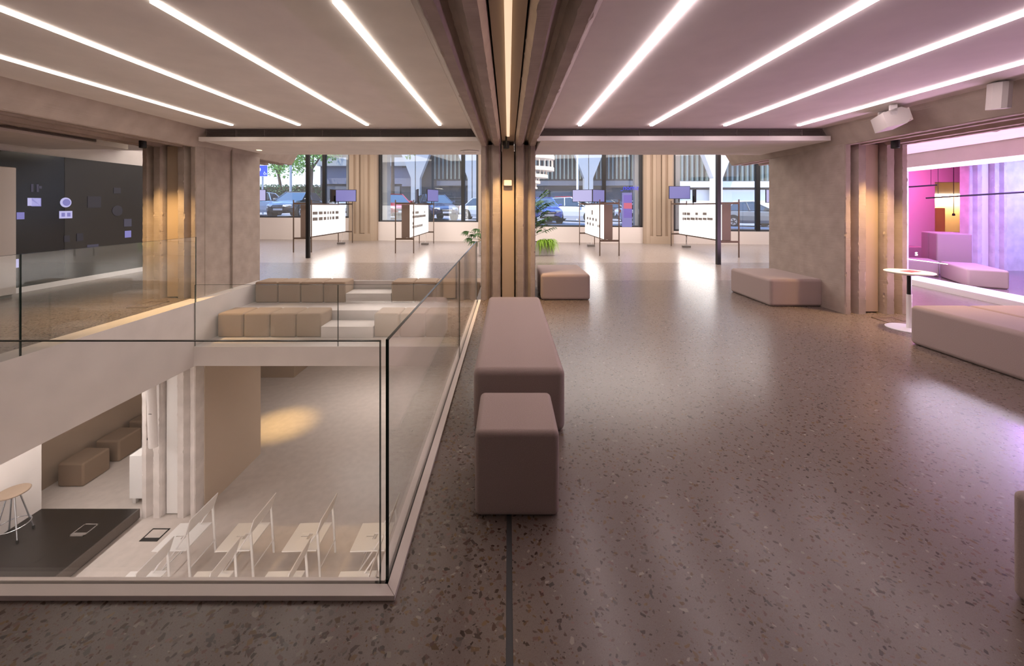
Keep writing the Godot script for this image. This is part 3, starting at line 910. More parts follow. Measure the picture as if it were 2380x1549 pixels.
# ---------------------------------------------------------------- side zones
func build_left_zone():
	# black LED wall with glowing product icons
	var w = thing("wall_screen", "black screen wall with small glowing lilac switch icons", "screen wall", V(-9.05, 0, 0), 0.0, "", "structure")
	part(w, "backing", MB.new().span(V(-0.3, 0, -12.5), V(-0.03, 2.95, 1.0)).m(), M.plaster)
	var z = -1.0
	var i = 0
	while z > -12.4:
		var z1 = [-4.4, -7.9, -12.4][i]
		part(w, "screen_panel", MB.new().span(V(-0.03, 0.1, z1 + 0.003), V(0, 2.6, z - 0.003)).m(), M.led_black if i < 2 else M.led_hazed)  # the last panel is greyer, with the haze of light put into its colour
		z = z1
		i += 1
	part(w, "skirting", MB.new().span(V(-0.03, 0, -12.5), V(0.025, 0.1, 1.0)).m(), M.white_paint)
	# icons: depth range, height range, kind, glow
	for a in [[7.35, 7.5, 1.6, 1.76, "rect", "screen_lilac"], [7.13, 7.24, 1.36, 1.49, "rect", "screen_lilac"], [8.33, 8.6, 1.57, 1.82, "rect", "screen_faint"], [8.89, 9.04, 1.38, 1.62, "dot", "screen_faint"], [9.12, 9.3, 1.12, 1.3, "rect", "screen_dim"], [9.14, 9.29, 0.86, 1.02, "rect", "screen_lilac"], [8.12, 8.24, 0.87, 1.03, "rect", "screen_faint"], [8.32, 8.55, 0.7, 0.77, "rect", "screen_dim"], [7.89, 7.99, 0.87, 1.0, "rect", "screen_faint"], [8.88, 9.04, 1.9, 2.03, "rect", "screen_faint"]]:
		var c = V(0.004, (a[2] + a[3]) / 2, -(a[0] + a[1]) / 2)
		if a[4] == "rect":
			part(w, "screen_icon", MB.new().box(c, V(0.006, a[3] - a[2], a[1] - a[0])).m(), M[a[5]])
		else:
			part(w, "screen_icon", MB.new().rod(c - V(0.003, 0, 0), c + V(0.003, 0, 0), (a[3] - a[2]) / 2, 24).m(), M[a[5]])
	# large plate, round dimmer, twin rocker
	part(w, "screen_icon", MB.new().box(V(0.004, 1.685, -7.39), V(0.006, 0.15, 0.2)).m(), M.screen_bright)
	var dial = part(w, "screen_icon", MB.new().rod(V(0.0, 1.68, -7.92), V(0.006, 1.68, -7.92), 0.1, 28).m(), M.screen_bright)
	part(dial, "inner_disc", MB.new().rod(V(0.006, 1.68, -7.93), V(0.009, 1.68, -7.93), 0.07, 24).m(), M.screen_lilac)
	var sw = part(w, "screen_icon", MB.new().box(V(0.004, 1.43, -7.92), V(0.006, 0.15, 0.23)).m(), M.screen_bright)
	for k in [-0.05, 0.05]:
		part(sw, "rocker", MB.new().box(V(0.008, 1.43, -7.92 + k), V(0.004, 0.08, 0.06)).m(), M.screen_lilac)
	for k in [-0.045, 0.04]:
		part(w, "screen_icon", MB.new().box(V(0.004, 1.95, -7.4 + k), V(0.006, 0.15, 0.035)).m(), M.screen_dim)
	part(w, "screen_icon", MB.new().box(V(0.004, 1.97, -7.49), V(0.006, 0.05, 0.04)).m(), M.screen_dim)
	part(w, "screen_icon", MB.new().box(V(0.004, 0.55, -7.13), V(0.006, 0.16, 0.09)).m(), M.screen_bright)
	# brushed metal volume
	var b = thing("metal_cladding", "brushed metal clad volume in front of the black screen wall", "cladding", V(-8.86, 0, -5.4))
	part(b, "panel", MB.new().rbox(V(0.3, 2.24, 2.92), 0.012, 2, V(0, 1.17, 0)).m(), M.brushed)
	part(b, "plinth", MB.new().span(V(-0.14, 0, -1.42), V(0.12, 0.06, 1.42)).m(), M.plate_grey)
	# lowered soffit with grille, smoke detector
	var o = thing("soffit", "lowered soffit with a dark air grille above the screen wall", "soffit", V(-8.3, 2.72, -5.6), 0.0, "", "structure")
	part(o, "body", MB.new().span(V(-0.72, 0, -2.0), V(0.84, 0.19, 3.6)).m(), M.plaster)
	part(o, "grille_back", MB.new().span(V(0.842, 0.045, -1.4), V(0.85, 0.165, 1.4)).m(), M.frame_grey)
	for k in 6:
		part(o, "slat", MB.new().box(V(0.857, 0.055 + k * 0.02, 0), V(0.02, 0.006, 2.8), Basis(V(0, 0, 1), 0.4)).m(), M.grille)
	var s = thing("smoke_detector", "small round white smoke detector under the pale ceiling", "smoke detector", V(-7.05, 2.9, -6.3))
	part(s, "base", MB.new().lathe([Vector2(0.06, 0.0), Vector2(0.06, -0.02), Vector2(0.0, -0.02)], 20).m(), M.white_plastic)
	part(s, "head", MB.new().lathe([Vector2(0.05, -0.02), Vector2(0.045, -0.045), Vector2(0.03, -0.05), Vector2(0.0, -0.05)], 20).m(), M.white_plastic)

func build_right_zone():
	# thick white portal to the colour lit lounge
	var p = thing("door_portal", "thick white portal frame opening to the colour lit lounge", "portal", Vector3.ZERO, 0.0, "", "structure")
	part(p, "sill", MB.new().ext([Vector2(8.33, 8.75), Vector2(9.08, 8.75), Vector2(8.4, 3.0), Vector2(7.55, 3.0)], V(0, 0, 0), V(1, 0, 0), V(0, 0, -1), V(0, 1, 0), 0.065).m(), M.white_paint)
	part(p, "added_baffle", MB.new().ext([Vector2(8.33, 8.75), Vector2(8.37, 8.75), Vector2(7.59, 3.0), Vector2(7.55, 3.0)], V(0, 0.065, 0), V(1, 0, 0), V(0, 0, -1), V(0, 1, 0), 0.045).m(), M.white_paint)  # lip added to keep the sill strip off the near floor
	part(p, "header", MB.new().ext([Vector2(8.33, 8.75), Vector2(9.08, 8.75), Vector2(8.4, 3.0), Vector2(7.55, 3.0)], V(0, 2.4, 0), V(1, 0, 0), V(0, 0, -1), V(0, 1, 0), 0.5).m(), M.plaster)
	part(p, "jamb", MB.new().span(V(8.27, 0, -9.6), V(9.05, 2.9, -8.75)).m(), M.plaster)
	var lamp = part(p, "glow_panel", MB.new().ext([Vector2(8.34, 8.74), Vector2(9.06, 8.74), Vector2(8.4, 3.0), Vector2(7.58, 3.0)], V(0, 2.39, 0), V(1, 0, 0), V(0, 0, -1), V(0, 1, 0), 0.01).m(), M.soffit_glow)  # plain white soffit made to glow, with an added light below
	area(p, V(8.3, 2.37, -5.6), Vector2(0.7, 5.0), Color(0.93, 0.9, 1.0), 14.0)
	var sl = thing("sill_light", "rose coloured light strip along the white portal sill", "light", V(8.22, 0.075, -5.9), -0.135)
	part(sl, "diffuser", MB.new().box(V(0, 0, 0), V(0.05, 0.02, 4.6)).m(), M.sill_rose)
	area(sl, V(-0.03, 0.016, 0), Vector2(4.6, 0.03), Color(0.98, 0.77, 0.94), 20.0, V(0.0, 0, 0))
	sl.get_node("area_light").basis = Basis.looking_at(V(-0.84, 0.54, 0), V(0, 0, 1)) * Basis(V(0, 0, 1), PI / 2)
	slab("wall_lounge_near", "wall closing the side zone", V(7.2, 0, -3.0), V(17.5, 2.9, -2.8), M.plaster, "wall")
	# lounge room
	slab("wall_lounge_lobby", "wall between the lounge and the display lobby", V(8.9, 0, -11.7), V(9.05, 3.2, -9.55), M.pink_wall, "wall")
	slab("wall_lounge_rear", "concrete wall of the lounge around the orange window", V(9.0, 0, -11.7), V(12.62, 3.2, -11.45), M.pink_wall, "wall")
	slab("wall_lounge_window_low", "wall below the orange window", V(12.62, 0, -11.7), V(13.75, 0.82, -11.45), M.pink_wall, "wall")
	slab("wall_lounge_window_top", "wall above the orange window", V(12.62, 2.32, -11.7), V(13.75, 3.2, -11.45), M.pink_wall, "wall")
	slab("wall_lounge_rear_end", "wall of the lounge beyond the orange window", V(13.75, 0, -11.7), V(17.5, 3.2, -11.45), M.pink_wall, "wall")
	slab("wall_lounge_side", "pale board marked wall lit blue in the lounge", V(12.2, 0, -9.9), V(17.5, 3.2, -9.6), M.concrete_white, "wall")
	slab("ceiling_lounge", "ceiling of the colour lit lounge", V(8.4, 2.95, -11.7), V(17.5, 3.2, -2.8), M.pink_wall, "ceiling")
	column("pillar", "ribbed column washed in violet light in the lounge", V(11.72, 0, -9.45), 0.0, 2.95, M.concrete_white, M.white_paint, 131, 0.2)
	# orange room behind
	slab("wall_orange_rear", "rear wall of the orange lit room", V(12.0, 0, -14.2), V(17.5, 3.2, -14.0), M.plaster, "wall")
	slab("wall_orange_side", "side wall of the orange lit room", V(12.0, 0, -14.0), V(12.2, 3.2, -11.7), M.plaster, "wall")
	slab("wall_orange_end", "end wall of the orange lit room", V(16.8, 0, -14.0), V(17.0, 3.2, -11.7), M.plaster, "wall")
	slab("ceiling_orange", "ceiling of the orange lit room", V(12.0, 3.0, -14.2), V(17.5, 3.2, -11.7), M.plaster, "ceiling")
	var st = thing("light_strip", "bright light strip on the rear wall of the orange room", "light", V(15.3, 2.0, -13.96))
	part(st, "diffuser", MB.new().box(V(0, 0, 0), V(2.6, 0.12, 0.04)).m(), M.orange_strip)
	area(st, V(0, -0.02, 0.06), Vector2(2.6, 0.1), Color(1.0, 0.76, 0.46), 26.0, V(-0.5, PI, 0) + V(0, PI, 0))
	single("cabinet_block", "coral coloured block standing in the orange room", "cabinet", MB.new().rbox(V(1.0, 1.55, 0.5), 0.02, 2).m(), M.coral, V(13.9, 0.775, -13.0))
	var pd = thing("pendant_lamp", "thin black pendant hanging in the orange window", "pendant", V(13.0, 1.35, -11.3))
	part(pd, "cord", MB.new().rod(V(0, 0, 0), V(0, 1.6, 0), 0.008, 6).m(), M.black_metal)
	part(pd, "head", MB.new().lathe([Vector2(0, 0.05), Vector2(0.03, 0.04), Vector2(0.035, -0.02), Vector2(0, -0.03)], 12).m(), M.black_metal)
	# lounge seats
	var turn = -deg_to_rad(31.0)
	var low = MB.new().rbox(V(0.56, 0.36, 1.25), 0.04).m()
	single("lounge_bench", "low pale bench turned towards the portal in the lounge", "bench", low, M.fabric, V(9.7, 0.18, -8.1), "lounge seats", "", turn)
	single("lounge_bench", "low pale bench behind the first, beside the tall block", "bench", MB.new().rbox(V(0.95, 0.36, 0.6), 0.04).m(), M.fabric, V(9.5, 0.18, -9.25), "lounge seats", "", turn)
	var blk = MB.new().rbox(V(0.57, 0.97, 0.45), 0.03).m()
	single("lounge_block", "tall pale upholstered block facing the portal in the lounge", "lounge seat", blk, M.fabric, V(10.38, 0.485, -9.1), "tall lounge blocks", "", turn)
	single("lounge_block", "tall pale upholstered block behind its twin in the lounge", "lounge seat", blk, M.fabric, V(10.62, 0.485, -9.5), "tall lounge blocks", "", turn)
	single("wall_bench", "long low ledge along the pink lit wall", "bench", MB.new().rbox(V(2.4, 0.45, 0.5), 0.02, 2).m(), M.fabric, V(10.6, 0.225, -11.15))
	# black suspended tracks
	for a in [["long thin black track hanging across the lounge", V(9.6, 1.79, -8.9), V(10.9, 1.96, -6.9)], ["short thin black track hanging near the lounge column", V(8.7, 2.1, -9.6), V(10.2, 2.08, -10.2)], ["short thin black track crossing another in the lounge", V(8.7, 2.0, -9.4), V(10.4, 2.12, -9.4)]]:
		var t = thing("track_light", a[0], "track", a[1])
		part(t, "rail", MB.new().rod(Vector3.ZERO, a[2] - a[1], 0.018, 8).m(), M.black_metal)
		for k in [0.08, 0.92]:
			var q = (a[2] - a[1]) * k
			part(t, "wire", MB.new().rod(q, V(q.x, 2.95 - a[1].y, q.z), 0.004, 5).m(), M.black_metal)
	# coloured lamps of the lounge: magenta on the rear wall, violet and blue along the side
	for a in [["magenta wall washer on the lounge ceiling by the rear wall", V(10.9, 2.9, -10.3), Color(1.0, 0.43, 0.8), 11.0, V(-PI / 2 + 0.35, 0, 0), Vector2(2.4, 0.3)], ["violet wall washer on the lounge ceiling above the low benches", V(10.2, 2.9, -7.4), Color(0.76, 0.5, 1.0), 20.0, V(-PI / 2, 0, 0), Vector2(1.6, 0.4)], ["blue wall washer on the lounge ceiling beside the board marked wall", V(13.4, 2.9, -8.2), Color(0.6, 0.64, 1.0), 26.0, V(-PI / 2 + 0.4, 0, 0), Vector2(2.4, 0.3)]]:
		var l = thing("wall_washer", a[0], "lamp", a[1])
		var key = "washer" + str(used["wall_washer"])
		glow(key, a[2], 1.2)
		part(l, "diffuser", MB.new().box(V(0, 0.02, 0), V(a[5].x, 0.04, a[5].y)).m(), M[key])
		area(l, V(0, -0.02, 0), a[5], a[2], a[3], a[4])
	# clear pane in the portal with white lettering
	var g = thing("window_lettering", "white letter and line on the glass of the portal", "lettering", V(8.2, 0.62, -7.88))
	var tm = TextMesh.new()
	tm.text = "s"
	var f = SystemFont.new()
	f.font_names = PackedStringArray(["Droid Sans"])
	f.font_weight = 700
	tm.font = f
	tm.font_size = 32
	tm.pixel_size = 0.004
	tm.depth = 0.004
	part(g, "letter", tm, M.lamp_white, V(0.02, 0.03, 0.08), V(0, -PI / 2, 0))
	part(g, "line", MB.new().box(V(0.0, -0.1, 0.28), V(0.006, 0.015, 0.75)).m(), M.lamp_white)

# ---------------------------------------------------------------- street windows (own frame: x runs along the wall, z towards the hall)
func build_window_wall():
	var turn = -atan(0.1158)
	var o = V(-12.15, 0, -18.95)
	# bays: start, end, sill height, mullions
	var bays = [[-2.4, 4.72, 1.055, [3.36]], [6.1, 10.9, 0.88, [10.15]], [13.0, 18.12, 0.69, [16.48]], [19.36, 25.5, 0.54, [22.82]]]
	var names = ["by the parking sign", "with the red and blue cars", "with the white car", "facing the pale facade"]
	for i in 4:
		var b = bays[i]
		var w = thing("window_%d" % (i + 1), "large dark framed street window " + names[i], "window", o, turn, "", "structure")
		var f = 0.13
		part(w, "frame", MB.new().span(V(b[0], b[2], -0.09), V(b[1], b[2] + 0.07, 0.03)).span(V(b[0], 4.6, -0.09), V(b[1], 4.7, 0.03)).span(V(b[0], b[2], -0.09), V(b[0] + f, 4.7, 0.03)).span(V(b[1] - f, b[2], -0.09), V(b[1], 4.7, 0.03)).m(), M.frame_grey)
		var edges = [b[0]] + b[3] + [b[1]]
		for x in b[3]:
			part(w, "mullion", MB.new().span(V(x - 0.08, b[2], -0.09), V(x + 0.08, 4.7, 0.05)).m(), M.black_metal)
		for k in edges.size() - 1:
			part(w, "pane", MB.new().span(V(edges[k], b[2] + 0.05, -0.034), V(edges[k + 1], 4.65, -0.03)).m(), M.window_glass)
		part(w, "outer_jamb", MB.new().span(V(b[1] - 0.3 if i % 2 == 0 else b[0] + 0.14, b[2], -0.5), V(b[1] - 0.14 if i % 2 == 0 else b[0] + 0.36, 4.7, -0.1)).m(), M.facade_concrete)
		var d = single("wall_sill_%d" % (i + 1), "white parapet below the street window " + names[i], "wall", MB.new().span(V(b[0], 0, -0.25), V(b[1], b[2], 0.08)).m(), M.plaster_lobby, o, "", "structure", turn)
	var head = single("wall_head", "white band above the street windows", "wall", MB.new().span(V(-3, 4.7, -0.4), V(26, 9.0, 0.08)).m(), M.plaster_lobby, o, "", "structure", turn)
	# ribbed piers between the windows
	for a in [[4.72, 6.1, "ribbed tan pier between the parking sign window and the next"], [10.9, 13.0, "ribbed tan pier behind the middle column"], [18.12, 19.36, "ribbed tan pier behind the stand with one tall plate"]]:
		var p = thing("pillar", a[2], "column", o, turn, "", "structure")
		var c = (a[0] + a[1]) / 2
		part(p, "core", MB.new().span(V(a[0], 0, -0.4), V(a[1], 4.75, 0.06)).m(), M.infill)
		var w = (a[1] - a[0])
		var pr = [Vector2(-w / 2, 0.06), Vector2(-w / 2, 0.22), Vector2(-w / 2 + 0.1, 0.32), Vector2(-w * 0.3, 0.32), Vector2(-w * 0.27, 0.24), Vector2(-w * 0.23, 0.24), Vector2(-w * 0.2, 0.32), Vector2(-w * 0.1, 0.32), Vector2(-w * 0.09, 0.06)]
		for sx in [1.0, -1.0]:
			part(p, "ribbed_half", MB.new().ext(pr, V(c, 0, 0), V(sx, 0, 0), V(0, 0, 1), V(0, 1, 0), 4.75).m(), M.infill)
		part(p, "infill_panel", MB.new().span(V(c - w * 0.08, 0.35, 0.06), V(c + w * 0.08, 4.75, 0.24)).m(), M.infill)
		part(p, "base_block", MB.new().span(V(c - w * 0.3, 0, 0.06), V(c + w * 0.3, 0.33, 0.335)).m(), M.infill)

# ---------------------------------------------------------------- lobby
func stand(label, cx, z, side, plates, ends):
	# light box hung between four posts; side: which way the printed face looks along x
	var o = thing("display_stand", label, "display stand", V(cx, 0, z))
	var l = 3.55
	for x in [-0.31, 0.31]:
		for k in [0.0, -l]:
			part(o, "post", MB.new().box(V(x, 0.91, k), V(0.03, 1.82, 0.03)).m(), M.bronze)
	for k in [0.0, -l]:
		part(o, "cross_bar", MB.new().box(V(0, 1.7, k), V(0.62, 0.06, 0.03)).m(), M.bronze)
		part(o, "cross_bar", MB.new().box(V(0, 0.49, k), V(0.62, 0.06, 0.03)).m(), M.bronze)
	for x in [-0.1, 0.1]:
		part(o, "side_rail", MB.new().box(V(x, 1.69, -l / 2), V(0.03, 0.04, l)).m(), M.bronze)
		part(o, "side_rail", MB.new().box(V(x, 0.5, -l / 2), V(0.03, 0.04, l)).m(), M.bronze)
	var box = part(o, "light_box", MB.new().span(V(-0.14, 0.52, -3.2), V(0.14, 1.66, -0.14)).m(), M.bronze_end)
	part(o, "glow_panel", MB.new().span(V(0.14 * side, 0.53, -3.19), V(0.152 * side, 1.65, -0.15)).m(), M.light_box)
	area(o, V(0.17 * side, 1.09, -1.67), Vector2(3.0, 1.1), Color(1.0, 0.98, 0.96), 3.2, V(0, -PI / 2 * side, 0))
	for p in plates:
		var d0 = minf(p[0], p[1]) + z
		var d1 = maxf(p[0], p[1]) + z
		part(o, "sample_plate", MB.new().span(V(0.152 * side, p[3], -d1), V(0.162 * side, p[2], -d0)).m(), M.plate_grey)
	part(o, "power_block", MB.new().rbox(V(0.3, 0.07, 0.14), 0.01, 2, V(0.05, 0.035, -3.0)).m(), M.plate_grey)
	part(o, "power_cord", MB.new().path([V(0.05, 0.07, -3.0), V(0.1, 0.25, -3.05), V(0.06, 0.5, -3.1)], 0.008).m(), M.white_plastic)
	return o

func monitor(label, at, turn, key, pole = 0.08):
	var o = thing("monitor", label, "monitor", at, turn)
	part(o, "bezel", MB.new().rbox(V(0.86, 0.52, 0.04), 0.008, 2, V(0, 0.3, 0)).m(), M.black_metal)
	part(o, "screen", MB.new().box(V(0, 0.3, 0.021), V(0.82, 0.48, 0.003)).m(), M[key])
	part(o, "mount", MB.new().rod(V(0, -pole, -0.04), V(0, 0.3, -0.04), 0.02, 8).m(), M.black_metal)
	return o

func build_lobby():
	var two_rows = []
	for r in [[13.85, 14.21], [14.31, 14.59], [14.69, 14.88], [14.99, 15.09], [15.19, 15.3], [15.4, 15.58], [15.69, 15.96]]:
		two_rows.append([r[0], r[1], 1.41, 1.3])
		two_rows.append([r[0], r[1], 1.2, 1.08])
	stand("glowing display stand with two rows of seven small plates", -7.15, -13.46, 1.0, two_rows, 0)
	var four = []
	for k in 17:
		var d = 13.67 + k * 0.138
		if not k in [2, 7, 8, 9, 10, 11, 12, 13, 15, 16]:
			four.append([d, d + 0.09, 1.42, 1.33])
		if k < 16:
			four.append([d, d + 0.09, 1.27, 1.18])
		if k == 0:
			four.append([d, d + 0.09, 1.04, 0.95])
		if k < 12:
			four.append([d, d + 0.08, 0.91, 0.82])
	stand("glowing display stand with four rows of tiny plates", -3.53, -13.2, 1.0, four, 0)
	var sparse = [[15.27, 15.06, 1.19, 1.09], [14.8, 14.6, 1.18, 1.09], [14.31, 14.09, 1.18, 1.08], [13.8, 13.63, 1.17, 1.07], [15.27, 15.06, 0.99, 0.89], [14.78, 14.6, 0.99, 0.88], [14.28, 14.12, 0.98, 0.88], [13.48, 13.38, 0.96, 0.88], [13.29, 13.16, 0.97, 0.88], [14.43, 14.26, 1.46, 1.29]]
	stand("glowing display stand with one tall plate above two short rows", 3.27, -12.5, -1.0, sparse, 0)
	var right = [[14.96, 14.87, 1.37, 1.27], [14.83, 14.66, 1.37, 1.27], [14.61, 14.36, 1.37, 1.27], [13.94, 13.77, 1.38, 1.29], [13.41, 13.16, 1.39, 1.3], [14.96, 14.87, 1.17, 1.07], [14.83, 14.66, 1.17, 1.08], [14.61, 14.36, 1.18, 1.09], [14.31, 14.0, 1.19, 1.1], [13.94, 13.77, 1.2, 1.11], [13.72, 13.47, 1.2, 1.12], [13.41, 13.16, 1.21, 1.13], [13.11, 12.77, 1.22, 1.14]]
	stand("glowing display stand with five plates above a row of eight", 6.9, -12.1, -1.0, right, 0)
	# monitors above the far ends of the stands
	monitor("wide lilac monitor above the stand with two rows of seven plates", V(-6.95, 1.76, -16.6), 0.1, "screen_lilac")
	monitor("monitor seen edge on above the stand with two rows of seven plates", V(-7.5, 1.76, -16.7), -1.5, "screen_lilac")
	monitor("dark blue monitor turned away above the stand with four rows", V(-3.85, 1.76, -16.4), -1.25, "screen_dim")
	monitor("lilac monitor turned aside above the stand with four rows", V(-3.2, 1.76, -16.4), 1.2, "screen_lilac")
	monitor("bright lilac monitor above the stand with one tall plate", V(3.1, 1.74, -16.1), -0.35, "screen_bright")
	monitor("greyish lilac monitor beside the bright one above the same stand", V(3.75, 1.74, -16.1), 0.75, "screen_lilac")
	monitor("lilac monitor above the stand with five plates over eight", V(6.9, 1.86, -15.6), 0.0, "screen_lilac")
	monitor("narrow turned monitor above the stand with five plates over eight", V(7.5, 1.72, -15.6), 1.25, "screen_dim")
	monitor("pale monitor on the floor stand under the parking sign", V(-11.3, 1.8, -17.4), 0.0, "screen_bright", 1.8)
	monitor("pale monitor beside the mullion facing the pale facade", V(10.4, 1.7, -15.0), 0.0, "screen_bright", 1.7)
	# black steel posts
	single("steel_post", "slim black steel post beside the stand with two rows of seven plates", "post", MB.new().span(V(-0.05, 0, -0.05), V(0.05, 4.7, 0.05)).m(), M.black_metal, V(-6.2, 0, -12.0))
	single("steel_post", "slim black steel post beside the stand with five plates over eight", "post", MB.new().span(V(-0.05, 0, -0.05), V(0.05, 4.7, 0.05)).m(), M.black_metal, V(5.79, 0, -10.67))
	build_plants()
	# curved stair landings seen beside the middle column
	var s = thing("winding_stair", "white winding stair with thin balusters behind the middle column", "stair", V(0.2, 0, -15.2))
	for a in [[3.42, 1.62, 0.14], [2.97, 1.6, 0.14], [2.7, 1.36, 0.12], [2.48, 1.06, 0.1], [2.28, 0.95, 0.06]]:
		var pr = [Vector2(0, 0)]
		for i in 13:
			var t = -0.2 + (PI / 2 + 0.1) * i / 12
			pr.append(Vector2(cos(t) * a[1], sin(t) * 1.0))
		part(s, "landing", MB.new().ext(pr, V(0, a[0], 0), V(1, 0, 0), V(0, 0, 1), V(0, 1, 0), a[2]).m(), M.white_paint)
		for i in 7:
			var t = 0.1 + 0.2 * i
			var q = V(cos(t) * (a[1] - 0.05), a[0], sin(t) * 0.95)
			part(s, "baluster", MB.new().rod(q, q + V(0, 0.4, 0), 0.018, 6).m(), M.white_paint)
	part(s, "newel", MB.new().rod(V(0, 0, 0), V(0, 4.7, 0), 0.09, 14).m(), M.white_paint)
	part(s, "flight", MB.new().ext([Vector2(0.1, 0), Vector2(0.5, 0), Vector2(0.5, 2.0), Vector2(0.1, 2.0)], V(0, 0, -0.3), V(1, 0, 0), V(0, 1, 0), V(0, 0, 1), 0.1).m(), M.white_paint)

func blade(mb, a, dir, up, length, width, droop, n = 5):
	# a single arching leaf, folded along its rib
	var side = dir.cross(up).normalized()
	var prev = null
	for i in n + 1:
		var t = float(i) / n
		var p = a + dir * length * t + up * (length * 0.25 * sin(t * PI * 0.6)) - Vector3.UP * droop * t * t
		var w = width * sin(PI * (0.08 + 0.92 * t))
		var row = [p + side * w + up * w * 0.25, p, p - side * w + up * w * 0.25]
		if prev != null:
			mb.quad(prev[0], prev[1], row[1], row[0], up)
			mb.quad(prev[1], prev[2], row[2], row[1], up)
		prev = row

func build_plants():
	var rng = RandomNumberGenerator.new()
	rng.seed = 77
	var pl = thing("planter", "long white planter box behind the middle column", "planter", V(0.28, 0, -12.75))
	var tub = MB.new()
	tub.span(V(-1.25, 0, -0.02), V(1.25, 0.43, 0.02) + V(0, 0, 0.0))
	pl.position.z = -12.6
	var t2 = MB.new()
	t2.rbox(V(2.46, 0.43, 0.4), 0.012, 2, V(0, 0.215, -0.2))
	part(pl, "tub", t2.m(), M.white_paint)
	part(pl, "soil", MB.new().box(V(0, 0.425, -0.2), V(2.36, 0.02, 0.32)).m(), M.bark)
	# tall arching palm
	var a = thing("potted_palm", "tall dark green palm rising from the planter", "plant", V(0.85, 0.43, -12.8))
	part(a, "stem", MB.new().rod(V(0, 0, 0), V(0.02, 1.3, 0), 0.025, 8).m(), M.leaf)
	for i in 44:
		var fr = MB.new()
		var th = 2.4 * i + rng.randf() * 0.4
		var base = V(0.02, 0.2 + 1.15 * i / 43.0, 0)
		var d = V(cos(th), rng.randf_range(0.25, 0.9), sin(th)).normalized()
		var len = rng.randf_range(0.4, 0.62)
		var tip = base + d * len
		fr.rod(base, tip, 0.007, 5, 0.003)
		for k in 6:
			var q = base.lerp(tip, 0.45 + 0.11 * k)
			for sg in [-1.0, 1.0]:
				var side = d.cross(Vector3.UP).normalized() * sg
				blade(fr, q, (d * 0.75 + side * 0.7 - V(0, 0.15, 0)).normalized(), V(0, 1, 0), rng.randf_range(0.2, 0.3), 0.028, 0.12, 3)
		part(a, "frond", fr.m(), M.leaf)
	# bright trailing fern
	var f = thing("trailing_fern", "bright lime green fern spilling over the planter end", "plant", V(1.28, 0.42, -12.68))
	for i in 170:
		var fr = MB.new()
		var th = rng.randf_range(-0.9, 2.4)
		var d = V(cos(th), 0.5, sin(th)).normalized()
		var len = rng.randf_range(0.2, 0.46)
		blade(fr, V(rng.randf_range(-0.3, 0.12), 0.02, rng.randf_range(-0.1, 0.1)), d, V(0, 1, 0), len, 0.014, rng.randf_range(0.3, 0.66), 7)
		part(f, "frond", fr.m(), M.leaf_bright)
	# split leaf plant on the other end
	var m = thing("split_leaf_plant", "split leaf green plant at the other end of the planter", "plant", V(-0.82, 0.43, -12.75))
	for p in [V(-0.48, 0.34, 0.1), V(-0.38, 0.12, 0.16), V(-0.16, 0.42, 0.1), V(-0.24, 0.02, 0.2), V(0.1, 0.5, 0.05), V(0.3, 0.4, 0.1), V(-0.1, 0.28, 0.2), V(0.2, 0.2, 0.2), V(-0.3, 0.22, -0.1)]:
		var lf = MB.new()
		lf.path([Vector3.ZERO, p * V(0.4, 0.75, 0.4), p], 0.008)
		var d = V(p.x, 0, p.z).normalized()
		for k in 9:
			var w = (k - 4.0) / 4.0
			var dd = (d * (1.0 - absf(w) * 0.7) + V(-d.z, 0, d.x) * w).normalized()
			blade(lf, p, dd, V(0, 1, 0), 0.3 - absf(w) * 0.1, 0.034, 0.2, 4)
		part(m, "leaf", lf.m(), M.leaf)

# ---------------------------------------------------------------- the street outside
func street_y(x):
	return 0.70 - 0.02 * x

